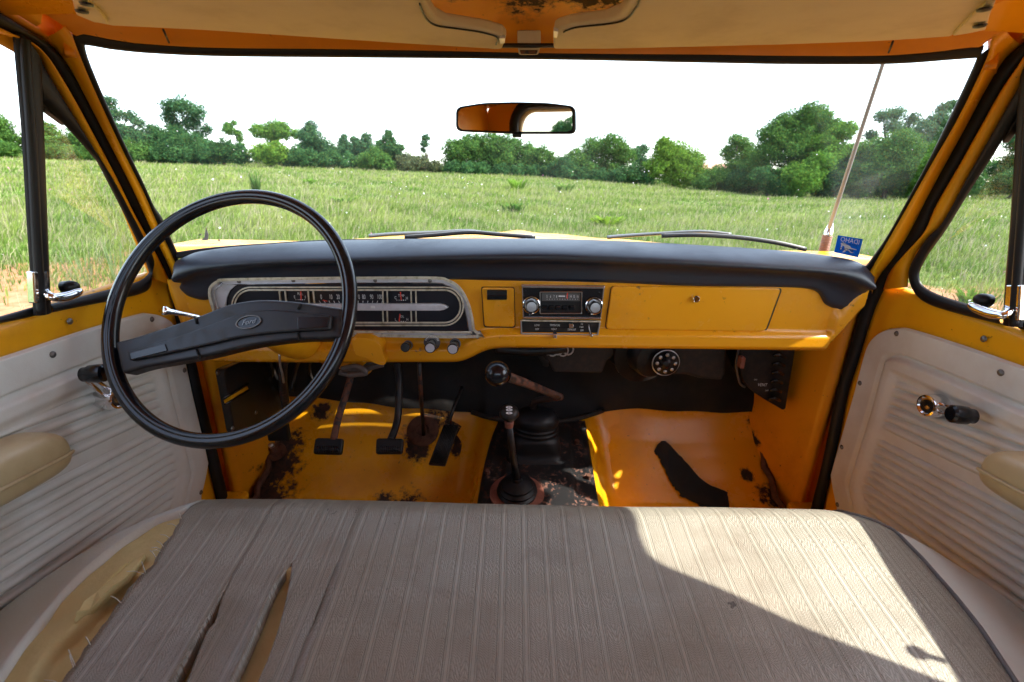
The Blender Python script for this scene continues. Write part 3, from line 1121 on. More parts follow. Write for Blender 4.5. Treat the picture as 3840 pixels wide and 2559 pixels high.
weed('leafy_weed', 'low green weed on the soil in the passenger vent window', (2240, 655), 6.6, .35, 40, 1.0, (.09, .2, .03), .018)
q = [eye(p, 75) for p in ((1600, 392), (1700, 392))]
z0, z1 = q[0][2], eye((1640, 379), 75)[2]
bx0, bx1 = q[0][0], q[1][0]
hs_ = bpy.data.objects.new('farm_building', None)
COL.objects.link(hs_)
hs_.location = ((bx0 + bx1) / 2, 76, ground_z((bx0 + bx1) / 2, 76) + H)
tagobj(hs_, 'low building with a terracotta roof showing between the trees', 'building')
wlc = arr((bx0 + bx1) / 2, 76, 0)
o = box('wall', arr(0, 0, (z0 - ground_z(wlc[0], 76)) / 2 - .2), bx1 - bx0, 5, z0 - ground_z(wlc[0], 76) + .4, 'roof_tile', bevel=0)
o.parent = hs_
zb = z0 - ground_z(wlc[0], 76)
o = prism('roof', [arr(-(bx1 - bx0) / 2 - .4, -3, zb), arr(-(bx1 - bx0) / 2 - .4, 3, zb), arr(-(bx1 - bx0) / 2 - .4, 0, zb + (z1 - z0) * 1.25)], arr(bx1 - bx0 + .8, 0, 0), 'roof_tile', bevel=0)
o.parent = hs_

# ================================================================== THE TRUCK
TRUCK = bpy.data.objects.new('pickup_truck', None)
COL.objects.link(TRUCK)
TRUCK.location = TRUCK_AT
tagobj(TRUCK, 'old orange yellow pickup truck seen from inside its cab', 'truck')
T = TRUCK


# ---------------------------------------------------------------- floor, tunnel, firewall, kick panels
def floor_pan():
    ys = sorted(set(list(np.linspace(-.5, .9, 8)) + list(np.linspace(.9, 1.225, 40))))
    xs = np.linspace(CX - .70, CX + .70, 60)
    rows = []
    for y in ys:
        rows.append([arr(x, y, zfloor(y) + .004 * math.sin(x * 23) * max(0, min(1, (y - .9) * 5))) for x in xs])
    sp = [(*FL(p), r) for p, r in (((650, 1030), .055), ((620, 1085), .06), ((600, 1140), .075), ((570, 1160), .085), ((735, 950), .025), ((960, 1010), .05), ((985, 965), .035),
                                   ((880, 1150), .028), ((930, 1160), .036), ((1050, 1015), .035), ((1740, 960), .03), ((1715, 1090), .016), ((1790, 1150), .038), ((1060, 945), .06), ((640, 1060), .06))]
    paint('paint_floor', chip=.70, spots=sp, rough=.27, dirt=.5)
    loft('floor_pan', rows, 'paint_floor', T, label='orange painted steel floor and toe board, chipped and rusted')
    V, Fc = box_geo((CX, .3, -.86), 1.6, 1.85, .05)
    mk('floor_underside', V, Fc, 'void_black', T, smooth=False)


floor_pan()

TUN_Y = [-.4, .70, .86, 1.00, 1.12, 1.17, 1.21]
TUN_Z = [-.70, -.70, -.69, -.672, -.648, -.628, -.60]
TCX = .074


def ztun(y):
    return float(np.interp(y, TUN_Y, TUN_Z))


def TU(p, off=0.0):
    return hit(p, lambda q: q[2] - off - ztun(q[1]), .6, 2.2)


def tunnel():
    rows = []
    sec = [(-.245, 0), (-.215, .012), (-.185, .05), (-.160, .5), (-.150, .86), (-.130, .98), (-.09, 1.0), (0, 1.015), (.09, 1.0), (.130, .98), (.150, .86), (.160, .5), (.185, .05), (.215, .012), (.245, 0)]
    for y in np.linspace(-.4, 1.215, 50):
        zb, zt = zfloor(y) - .002, ztun(y)
        zt = max(zt, zb + .01)
        rows.append([arr(TCX + a, y, zb + (zt - zb) * h) for a, h in sec])
    o = loft('tunnel', rows, 'paint_plain', T, label='orange painted transmission tunnel hump', sub=1)
    # black steel cover plate on top
    L = [(1146, 966), (1128, 1010), (1112, 1070), (1100, 1130), (1093, 1175), (1085, 1240)]
    R_ = [(1345, 970), (1352, 1010), (1360, 1060), (1370, 1120), (1378, 1170), (1390, 1240)]
    A = resample(crom([TU(p, .004) for p in L], 6), 30)
    B = resample(crom([TU(p, .004) for p in R_], 6), 30)
    rows = []
    for k in range(30):
        row = []
        for s in (0, .005, .08, .16, .19, .22, .5, .78, .81, .84, .92, .995, 1):
            q = A[k] * (1 - s) + B[k] * s
            up = .004 + (.012 if .19 < s < .81 and k > 1 else 0) + (.006 if s in (.19, .81) and k > 1 else 0)
            if s in (0, 1):
                up = -.012
            row.append(q + arr(0, 0, up))
        rows.append(row)
    pl = loft('transmission_cover', rows, 'rusty_black', T, label='black steel transmission cover with flaking rust')
    for p in ((1165, 985), (1325, 1020), (1120, 1090), (1352, 1100)):
        lathe('bolt', [(.001, .012), (.006, .012), (.007, .004), (.007, 0)], TU(p, .006), (0, -.15, 1), 'rust_metal', pl, n=8)
    return pl


tunnel()


def firewall():
    bot = [(560, 905), (660, 908), (760, 917), (840, 926), (930, 936), (1010, 941), (1075, 946), (1120, 958), (1170, 966), (1230, 968), (1300, 966), (1350, 957), (1400, 942), (1450, 938), (1560, 943), (1660, 946), (1745, 946), (1860, 946)]
    bot = crom(bot, 5)
    rows = []
    for s in np.linspace(0, 1, 14):
        row = []
        for p in bot:
            py = p[1] * (1 - s) + 700 * s
            q1 = hit((p[0], py), lambda q: q[2] - .012 - max(zfloor(q[1] + .020), ztun(q[1]) if abs(q[0] - TCX) < .16 else -9), .8, 1.6)
            if s == 0:
                q1 = q1 + arr(0, .006, -.006)
            row.append(q1 + arr(0, -.004 * math.sin(p[0] * .05 + s * 7), 0))
        rows.append(row)
    f = loft('firewall_mat', rows, 'firewall_mat', T, label='black insulating mat on the firewall under the dashboard')
    for p in ((1437, 900), (1012, 862), (1100, 930), (985, 905)):
        q = hit(p, lambda q: q[2] - .012 - zfloor(q[1]), .8, 1.6)
        lathe('fastener', [(.001, .006), (.007, .004), (.009, 0)], q, (0, -1, .2), 'rust_metal', f, n=10)
    box('firewall', (CX, 1.255, -.60), 1.6, .03, .82, 'void_black', T)
    # steel cross rail along the bottom of the mat over the tunnel
    P = [hit((x, y), lambda q: q[2] - .016 - max(zfloor(q[1] + .020), ztun(q[1]) if abs(q[0] - TCX) < .16 else -9), .8, 1.6) for x, y in ((1085, 948), (1125, 960), (1170, 966), (1230, 968), (1300, 966), (1345, 957), (1385, 944))]
    tube('mat_edge', crom(P, 6), .007, 'heater_box', f, n=8)


firewall()


def kick_panel(side):
    rows = []
    for z in np.linspace(-.845, -.235, 16):
        row = []
        for s in np.linspace(0, 1, 12):
            x = (xdoor(side, -.5) - side * .004) * (1 - s) + (CX + side * .69) * s
            y = .985 + (1.235 - .985) * s
            row.append(arr(x - side * .008 * math.sin(math.pi * s), y, z))
        rows.append(row)
    sp = [(CX + side * .70, 1.16, -.70, .03), (CX + side * .73, 1.06, -.76, .018), (CX + side * .735, 1.03, -.62, .012)]
    nm = 'paint_kick' + ('_r' if side > 0 else '_l')
    paint(nm, base=(.74, .30, .007), chip=.665, spots=sp, rough=.34, dirt=.5)
    k = loft('kick_panel', rows, nm, T, label=('scuffed orange kick panel on the passenger side' if side > 0 else 'scuffed orange kick panel on the driver side'), solid=.02)
    sm = [arr(CX + side * .695, y, zfloor(y) + .004) for y in np.linspace(.9, 1.205, 14)]
    tube('seam_sealer', [q + arr(.006 * math.sin(k_ * 2.1), 0, .004) for k_, q in enumerate(sm)], [.006 + .004 * abs(math.sin(k_ * 1.7)) for k_ in range(14)], 'rust_metal', k, n=7)
    # sill
    box('door_sill', arr(CX + side * .735, .35, -.80), .07, 1.27, .05, 'paint', T, bevel=.01, label='orange door sill')


kick_panel(1)
kick_panel(-1)


# ---------------------------------------------------------------- doors
PANEL_PX = [(1928, 1171), (1915, 1102), (1918, 1074), (1962, 924), (1987, 830), (2000, 792), (2018, 770), (2040, 758), (2069, 754), (2094, 756), (2212, 793), (2353, 842)]
PANEL_YZ = [tuple(DR(p, 1)[1:]) for p in PANEL_PX]
RIB_A = math.radians(8.0)


def door(side):
    who = 'passenger' if side > 0 else 'driver'
    D = bpy.data.objects.new('door', None)
    COL.objects.link(D)
    D.parent = T
    D.location = (-TRUCK_AT[0], -TRUCK_AT[1], H)
    D['label'] = f'orange {who} door with a ribbed cream trim panel and vent window'

    # inner sheet: runs from the sill down, behind the trim panel
    def sillz(y):
        return -.205 + .012 * max(0, (y - .6)) / .3

    rows = []
    ys = np.linspace(.09, .975, 36)
    for y in ys:
        zt = sillz(y)
        x = xdoor(side, -.3)
        row = [arr(x + side * .075, y, zt - .035), arr(x + side * .03, y, zt - .006), arr(x + side * .014, y, zt + .001), arr(x + side * .004, y, zt - .004), arr(x, y, zt - .014)]
        row += [arr(x + side * .003, y, z) for z in np.linspace(zt - .03, -.80, 14)]
        row += [arr(x + side * .07, y, -.80)]
        rows.append(row)
    paint('paint_door' + who, chip=.73, dirt=.45, rough=.32)
    loft('inner_sheet', rows, 'paint_door' + who, D)
    # front corner of the door rising to the pillar
    # outer skin
    rows = []
    for y in np.linspace(.09, 1.35, 12):
        rows.append([arr(CX + side * (.756 + .09 + .03 * math.sin(math.pi * s)), y, -.262 - .66 * s) for s in np.linspace(0, 1, 10)])
    loft('outer_skin', rows, 'paint_plain', D, solid=.004)

    # trim panel: rows along the rib direction, clipped by the outline
    ca, sa = math.cos(RIB_A), math.sin(RIB_A)
    out = [np.array(q) for q in crom([np.array(q) for q in PANEL_YZ], 5)]
    y_end, zlow = .13, -.76
    s_ = (PANEL_YZ[-1][1] - PANEL_YZ[-2][1]) / (PANEL_YZ[-1][0] - PANEL_YZ[-2][0])
    out.append(np.array((y_end, PANEL_YZ[-1][1] + s_ * (y_end - PANEL_YZ[-1][0]))))
    out.append(np.array((y_end, zlow)))
    out.append(np.array((PANEL_YZ[0][0] - .05, zlow)))
    poly = np.array(out)
    SH_ = np.stack([poly[:, 0] * ca - poly[:, 1] * sa, poly[:, 1] * ca + poly[:, 0] * sa], 1)      # (along, across)

    def across(p):
        y, z = DR(p, 1)[1:]
        return z * ca + y * sa

    g1a, g1b = across((2056, 826)), across((2010, 976))
    g2a = across((2001, 994))
    per = (g1a - g1b) / 8
    g2b = g2a - per * 12
    h0, h1 = SH_[:, 1].min() + 1e-4, SH_[:, 1].max() - 1e-4
    hs2 = np.linspace(h0, h1, 420)
    ring = np.array([q for q in crom([np.array(q) for q in PANEL_YZ], 5)] + [out[len(out) - 3]])
    ring = np.stack([ring[:, 0] * ca - ring[:, 1] * sa, ring[:, 1] * ca + ring[:, 0] * sa], 1)

    def dist_out(s, h):
        a, b_ = ring[:-1], ring[1:]
        p = np.array((s, h))
        t = np.clip(((p - a) * (b_ - a)).sum(1) / ((b_ - a) ** 2).sum(1), 0, 1)
        return float(np.min(np.linalg.norm(a + (b_ - a) * t[:, None] - p, axis=1)))

    def sst(a, b_, v):
        t = min(1, max(0, (v - a) / (b_ - a)))
        return t * t * (3 - 2 * t)

    rows = []
    nc = 88
    for h in hs2:
        xs = []
        for k in range(len(SH_)):
            a, b_ = SH_[k - 1], SH_[k]
            if (a[1] - h) * (b_[1] - h) <= 0 and a[1] != b_[1]:
                xs.append(a[0] + (b_[0] - a[0]) * (h - a[1]) / (b_[1] - a[1]))
        s0, s1 = min(xs), max(xs)
        row = []
        for k in range(nc):
            t = k / (nc - 1)
            t = 1 - (1 - t) ** 2.1
            s = s0 + (s1 - s0) * t
            d = dist_out(s, h)
            off = .0075 * sst(0, .0035, d)
            off -= .007 * sst(.050, .056, d) * (1 - sst(.060, .068, d))
            off += .007 * sst(.056, .066, d) * (1 - sst(.082, .098, d))
            inn = sst(.100, .108, d)
            rib = 0
            if g1b < h < g1a:
                ph = ((g1a - h) / per) % 1
                rib = .0165 * abs(math.sin(math.pi * ph)) ** .42 - .0100
            elif g2b < h < g2a:
                ph = ((g2a - h) / per) % 1
                rib = .0165 * abs(math.sin(math.pi * ph)) ** .42 - .0100
            off = off * (1 - inn) + inn * (.004 + rib)
            y, z = s * ca + h * sa, h * ca - s * sa
            row.append(arr(xdoor(side, -.3) - side * off, y, z))
        rows.append(row)
    pn = loft('trim_panel', rows, 'cream_panel', D, label='ribbed cream vinyl trim panel')
    for p in ((2069, 767), (2311, 857), (1984, 881), (1942, 1028), (1932, 1160), (2260, 779)):
        y, z = DR(p, 1)[1:]
        on = .008 if p != (2260, 779) else .0
        lathe('trim_screw', [(.0005, .0030), (.0034, .0024), (.0048, .0008), (.0056, 0)], arr(xdoor(side, -.3) - side * on, y, z), (-side, 0, 0), 'screw', D, n=14)

    # window winder
    if side > 0:
        hub, knob = DR((2126, 932), 1, .035), DR((2205, 957), 1, .055)
    else:
        hub, knob = DR((275, 915), -1, .035), DR((222, 862), -1, .055)
    base = arr(xdoor(side, -.4), hub[1], hub[2])
    wn_ = lathe('window_crank', [(.019, .002), (.021, .008), (.021, .028), (.019, .034), (.016, .035), (.014, .032), (.005, .031), (.001, .032)], base, (-side, 0, 0), 'chrome', D, n=28, label='chrome window winder with a black knob')
    a, b_ = base + arr(-side * .024, 0, 0), arr(xdoor(side, -.4) - side * .034, knob[1], knob[2])
    dv = (b_ - a) / np.linalg.norm(b_ - a)
    sd = np.cross(dv, arr(1, 0, 0))
    for sg in (-1, 1):
        tube('arm_rail', [a + sd * .008 * sg, a * .5 + b_ * .5 + sd * .006 * sg, b_ + sd * .005 * sg], .0035, 'chrome', wn_, n=8)
    kb = arr(xdoor(side, -.4) - side * .03, knob[1], knob[2])
    lathe('knob', [(.008, 0), (.012, .003), (.012, .009), (.0145, .013), (.0152, .026), (.0145, .034), (.011, .037), (.001, .036)], kb, (-side, .15, .05), 'wheel_plastic', wn_, n=24)

    # arm rest
    rows = []
    yv = [(.592, .45), (.590, .70), (.582, .88), (.560, .98), (.52, 1.0), (.45, 1.0), (.38, 1.0), (.31, 1.0), (.27, .9), (.25, .55)]
    x0 = xdoor(side, -.4)
    for y, sc in yv:
        row = []
        for k in range(24):
            t = 2 * math.pi * k / 24
            cx_, cz_ = math.cos(t), math.sin(t)
            ex = math.copysign(abs(cx_) ** .6, cx_)
            ez = math.copysign(abs(cz_) ** .65, cz_)
            row.append(arr(x0 - side * (.034 + .040 * ex * (.6 + .4 * sc)), y, -.394 + (y - .6) * -.09 + (.036 if ez > 0 else .040) * ez * sc))
        rows.append(row)
    ar = loft('armrest', rows, 'armrest_vinyl', D, close_c=True, cap=True, sub=1, label='padded tan vinyl armrest')
    seam = []
    for y, sc in yv[1:-1]:
        seam.append(arr(x0 - side * (.034 + .0412 * (.6 + .4 * sc)), y, -.400 + (y - .6) * -.09))
    tube('piping', crom(seam, 4), .0028, 'armrest_vinyl', ar, n=7)

    # window frame strips (traced along the photo on the door's own surface)
    if side < 0:
        rub_in = [(99, 236), (150, 290), (200, 345), (246, 401), (276, 448), (302, 495), (328, 534), (347, 570), (354, 596), (345, 622), (322, 645), (255, 664), (175, 684), (112, 700)]
        rub_out = [(60, 100), (92, 140), (130, 207), (163, 263), (215, 358), (258, 440), (301, 525), (330, 588), (343, 630), (345, 660), (325, 675), (262, 690), (190, 704), (112, 720)]
        fr_in = [(-60, 60), (-20, 72), (20, 84), (50, 96), (86, 128), (116, 182), (163, 263), (215, 358), (258, 440), (301, 525), (330, 588), (350, 640)]
        fr_out = [(-60, 40), (-20, 56), (20, 76), (47, 87), (86, 117), (142, 195), (193, 285), (258, 405), (301, 491), (331, 543), (365, 605), (395, 660)]
        ws_out = [(-60, -8), (0, 28), (47, 61), (103, 96), (146, 143), (189, 212), (241, 306), (301, 418), (348, 521), (385, 595), (404, 640), (415, 690), (438, 800), (470, 940), (498, 1050), (524, 1160), (545, 1260)]
        ws_in = [(-60, 40), (0, 70), (47, 87), (86, 117), (128, 172), (160, 225), (205, 305), (258, 405), (310, 505), (350, 575), (378, 640), (394, 690), (416, 800), (447, 940), (473, 1050), (499, 1160), (520, 1260)]
        barL, barR = [(28, 60), (30, 96), (48, 300), (64, 560), (77, 726)], [(97, 150), (99, 238), (105, 420), (112, 624), (116, 716)]
        glass_v = [(99, 236), (150, 290), (200, 345), (246, 401), (276, 448), (302, 495), (328, 534), (347, 570), (354, 596), (345, 622), (322, 645), (255, 664), (175, 684), (112, 700)]
        plate = [(77, 624), (112, 624), (116, 690), (81, 698)]
        han = [(106, 672), (118, 682), (140, 684), (165, 678), (188, 667)]
        hbase = (150, 662)
    else:
        rub_in = [(2338, 266), (2310, 312), (2285, 353), (2253, 402), (2224, 447), (2177, 524), (2150, 562), (2137, 580), (2122, 606), (2113, 628), (2118, 652), (2145, 672), (2207, 694), (2308, 722)]
        rub_out = [(2380, 135), (2345, 196), (2318, 244), (2291, 292), (2234, 393), (2174, 504), (2137, 540), (2110, 578), (2093, 612), (2090, 640), (2105, 678), (2140, 702), (2220, 726), (2308, 748)]
        fr_in = [(2430, 95), (2395, 122), (2370, 155), (2353, 181), (2322, 236), (2291, 292), (2234, 393), (2174, 504), (2137, 545), (2107, 580), (2090, 622), (2086, 660)]
        fr_out = [(2430, 60), (2395, 88), (2370, 118), (2353, 144), (2308, 208), (2258, 296), (2207, 386), (2157, 470), (2127, 538), (2080, 590), (2050, 620), (2030, 665)]
        ws_out = [(2430, 30), (2353, 101), (2308, 141), (2258, 215), (2217, 289), (2174, 370), (2123, 470), (2096, 527), (2060, 590), (2012, 645), (1990, 690), (1972, 745), (1945, 840), (1925, 905), (1897, 1048), (1869, 1160), (1845, 1260)]
        ws_in = [(2430, 75), (2353, 144), (2308, 208), (2258, 296), (2207, 386), (2157, 470), (2127, 538), (2085, 590), (2046, 640), (2020, 690), (1999, 745), (1970, 840), (1950, 905), (1920, 1048), (1894, 1160), (1870, 1260)]
        barL, barR = [(2400, 90), (2388, 240), (2376, 420), (2358, 655), (2350, 752)], [(2345, 190), (2338, 266), (2322, 520), (2310, 655), (2306, 745)]
        glass_v = list(rub_in)
        plate = [(2310, 655), (2345, 655), (2340, 738), (2304, 730)]
        han = [(2322, 712), (2306, 724), (2280, 722), (2252, 712), (2226, 699)]
        hbase = (2270, 692)
    dr = lambda L, off=0.0: [DR(p, side, off) for p in L]
    win = D
    band('vent_window_rubber', dr(rub_in, .004), dr(rub_out, .004), 'rubber', win, n=90, bulge=.007, thick=.02)
    band('window_frame', dr(fr_in), dr(fr_out), 'paint_door' + who, win, n=70, bulge=.012, thick=.03)
    band('division_bar', dr(barL, .006), dr(barR, .006), 'rubber', win, n=30, bulge=.008, thick=.022)
    tri = [(56, 92), (92, 132), (130, 203), (158, 290), (120, 262), (98, 242), (95, 150)] if side < 0 else [(2400, 96), (2345, 190), (2316, 243), (2300, 330), (2322, 300), (2340, 270), (2348, 200)]
    prism('vent_frame_corner', dr(tri, .003), arr(side * .012, 0, 0), 'rubber', win, bevel=.002)
    # channel lip on the division bar
    A, B = dr(barL, .008), dr(barR, .008)
    tube('glass_channel', crom([a * .70 + b_ * .30 + arr(-side * .004, 0, 0) for a, b_ in zip(A, B)], 6), .006, 'rubber', win, n=8)
    V = [q for q in dr(glass_v, -.004)]
    g_ = mk('vent_glass', V, [tuple(range(len(V)))], 'side_glass', win, smooth=False)
    # sill rubber under the main window
    if side < 0:
        s_in, s_out = [(77, 705), (40, 716), (0, 727), (-60, 744)], [(77, 728), (40, 736), (0, 744), (-60, 760)]
    else:
        s_in, s_out = [(2345, 735), (2380, 744), (2430, 757)], [(2345, 757), (2380, 766), (2430, 779)]
    band('sill_rubber', dr(s_in, -.004), dr(s_out, -.004), 'rubber', win, n=14, bulge=.005, thick=.02)
    # latch
    lt = prism('vent_latch', dr(plate, .016), arr(side * .012, 0, 0), 'chrome', D, bevel=.002, label='chrome vent window latch')
    P = crom([DR(p, side, .030 if k else .018) for k, p in enumerate(han)], 6)
    tube('handle', P, list(np.interp(np.linspace(0, 1, len(P)), [0, .2, .5, .85, 1], [.005, .006, .0075, .0075, .003])), 'chrome', lt, n=12, flat=.8)
    hb = DR(hbase, side, .008)
    mk('pivot', *join_geo([lathe_geo([(.011, 0), (.010, .012), (.007, .019), (.001, .021)], hb, (-side, 0, .2), 16)]), 'rubber', lt)
    # weatherstrip in the door opening
    wsx = band('weatherstrip', dr(ws_in, .002), dr(ws_out, .002), 'rubber', T, n=120, bulge=.013, thick=.012, label=f'black rubber weatherstrip around the {who} door opening')
    # door body: front edge closing the gap behind the weatherstrip, hinge pillar
    box('hinge_pillar', arr(CX + side * .83, 1.02, -.55), .12, .07, .66, 'paint_plain', T, label=f'{who} side hinge pillar')
    # rear part of the door window and the lock button
    zr, zt = sillz(.13), .175
    P = [arr(xdoor(side, z) + side * .01, y, z) for y, z in ((.236, zr), (.258, -.06), (.290, .07), (.315, zt - .02), (.35, zt - .003), (.40, zt + .004), (.58, zt - .003), (.66, zt - .012), (.72, zt - .028))]
    Q = [arr(xdoor(side, z) + side * .01, y, z) for y, z in ((.10, zr), (.12, -.06), (.14, .07), (.17, zt + .05), (.23, zt + .10), (.40, zt + .10), (.58, zt + .09), (.66, zt + .075), (.71, zt + .05))]
    band('rear_window_frame', P, Q, 'paint_door' + who, D, n=50, bulge=.01, thick=.05, toward=(-side, 0, 0))
    lathe('lock_button', [(.0035, 0), (.0035, .022), (.007, .026), (.0085, .034), (.006, .040), (.001, .041)], arr(xdoor(side, -.3) + side * .004, .301, -.205), (0, 0, 1), 'wheel_plastic', D, n=14)
    return D


door(-1)
door(1)


# ---------------------------------------------------------------- pillars, roof, windscreen
PIL_L = [(146, 60), (163, 84), (172, 109), (202, 182), (241, 268), (284, 358), (327, 444), (359, 517), (400, 607), (412, 640)]
PIL_R = [(2310, 60), (2282, 90), (2271, 134), (2207, 269), (2140, 386), (2073, 504), (2030, 578), (2005, 622), (1995, 650)]
GL_L = [(195, 101), (206, 143), (258, 268), (309, 379), (352, 470), (374, 504), (407, 579)]
GL_R = [(2244, 134), (2228, 171), (2201, 229), (2140, 356), (2107, 423), (2056, 518), (1990, 611)]
GL_T = [(195, 101), (215, 107), (269, 116), (353, 123), (504, 129), (784, 132), (1120, 134), (1356, 137), (1569, 143), (1770, 147), (1972, 148), (2073, 146), (2174, 139), (2244, 134)]
SE_T = [(166, 80), (188, 72), (218, 79), (269, 89), (336, 97), (504, 106), (784, 109), (1154, 116), (1569, 121), (1804, 124), (2006, 124), (2140, 116), (2224, 105), (2262, 104)]
GL_B = [(407, 579), (480, 569), (600, 560), (800, 550), (1200, 548), (1400, 553), (1600, 563), (1800, 578), (1990, 611)]


def windscreen():
    w = bpy.data.objects.new('windscreen', None)
    COL.objects.link(w)
    w.parent = T
    w.location = (-TRUCK_AT[0], -TRUCK_AT[1], H)
    w['label'] = 'dusty curved windscreen in a black rubber seal'
    A = resample(crom([WS(p) for p in SE_T], 8), 50)
    B = resample(crom([WS((p[0], p[1] + 22)) for p in GL_B], 8), 50)
    rows = [[A[k] * (1 - s) + B[k] * s for k in range(50)] for s in np.linspace(0, 1, 24)]
    rows = [[arr(q[0], yws(q[0], q[2]) + .006, q[2]) for q in r] for r in rows]
    loft('pane', rows, 'glass', w)
    wsl = lambda L, off: [WS(p, off) for p in L]
    band('seal', wsl(GL_T, .004), wsl(SE_T, .012), 'rubber', w, n=90, bulge=.006, thick=.016)
    SEL = [(165, 82), (172, 112), (202, 182), (241, 268), (284, 358), (327, 444), (359, 517), (405, 614)]
    SER = [(2274, 110), (2268, 140), (2207, 269), (2140, 386), (2073, 504), (2030, 578), (1996, 634)]
    band('seal', wsl(GL_L, .004), wsl(SEL, .012), 'rubber', w, n=60, bulge=.006, thick=.016)
    band('seal', wsl(GL_R, .004), wsl(SER, .012), 'rubber', w, n=60, bulge=.006, thick=.016)
    LB = [(p[0], p[1] + 16) for p in GL_B]
    band('seal', wsl(GL_B, .004), wsl(LB, .02), 'rubber', w, n=60, bulge=.004, thick=.012)
    # blue sticker, read from outside
    cs = [(1926, 541), (1983, 550), (1972, 592), (1917, 580)]
    C4 = [WS(p, .002) for p in cs]
    st = prism('sticker', [C4[0], C4[1], C4[2], C4[3]], arr(0, .0006, 0), 'blue_sticker', w, bevel=0, label='blue IDAHO sticker seen from behind, lettering reversed')
    up = (C4[0] + C4[1] - C4[2] - C4[3]) / 2
    rt = (C4[1] + C4[2] - C4[0] - C4[3]) / 2
    ctr = sum(C4) / 4 + arr(0, -.0012, 0)
    hgt, wid = np.linalg.norm(up), np.linalg.norm(rt)
    ex, ey = -rt / wid, up / hgt
    V, Fc = letter_geo('IDAHO', ctr + up * .30, ex, ey, hgt * .36, .72)
    mk('lettering', V, Fc, 'white_print', st, smooth=False)
    g = [letter_geo('JULY-AUGUST', ctr + up * .10, ex, ey, hgt * .13, .8), letter_geo('RODEO', ctr - up * .22 - rt * .06, ex, ey, hgt * .22, .8)]
    mk('lettering', *join_geo(g), 'black_print', st, smooth=False)
    fig = [(-.30, .12), (-.22, .16), (-.10, .08), (.05, .02), (.12, -.06), (.34, -.10), (.36, -.13), (.10, -.13), (.02, -.17), (.18, -.30), (.30, -.30), (.16, -.34), (-.02, -.24), (-.12, -.38), (-.20, -.40), (-.12, -.22), (-.16, -.06), (-.24, -.02), (-.26, -.26), (-.30, -.26), (-.30, 0), (-.34, .06)]
    mk('figure', [ctr + rt * a + up * b_ + arr(0, .0004, 0) for a, b_ in fig], [tuple(range(len(fig)))], 'white_print', st, smooth=False)
    # peeled sticker remains low on the driver side
    for poly in ([(473, 522), (479, 540), (478, 552), (462, 553), (470, 545)], [(455, 541), (461, 537), (463, 541)], [(500, 553), (504, 549), (506, 556)]):
        prism('sticker_scrap', [WS(p, .003) for p in poly], arr(0, .0005, 0), 'silver_plastic', w, bevel=0)


windscreen()


def pillar(side):
    ws_out = [(103, 84), (146, 143), (189, 212), (241, 306), (301, 418), (348, 521), (385, 595), (404, 640), (412, 680)] if side < 0 else \
             [(2353, 101), (2308, 141), (2258, 215), (2217, 289), (2174, 370), (2123, 470), (2096, 527), (2060, 590), (2012, 645), (1995, 690)]
    A = [DR(p, side, -.004) for p in ws_out]
    L = PIL_L if side < 0 else PIL_R
    B = [WS((p[0] - side * 4, p[1]), .020) for p in L]
    band('windscreen_pillar', A, B, 'paint_plain', T, n=70, m_=9, bulge=.008, thick=.04, label=f"orange windscreen pillar on the {'passenger' if side > 0 else 'driver'} side")
    # outside of the pillar, seen through the vent window
    rows = []
    for z in np.linspace(-.30, -.04, 14):
        ye = yws(CX + side * .70, z)
        k_ = .02 + .04 * (-.04 - z) / .26
        rows.append([arr(xdoor(side, z) + side * .030, ye + .03 - k_, z), arr(xdoor(side, z) + side * .048, ye + .03, z), arr(xdoor(side, z) + side * .05, ye + .07, z)])
    loft('outer_pillar', rows, 'paint_plain', T, solid=.004, label=f"outer face of the {'passenger' if side > 0 else 'driver'} windscreen pillar")


pillar(-1)
pillar(1)


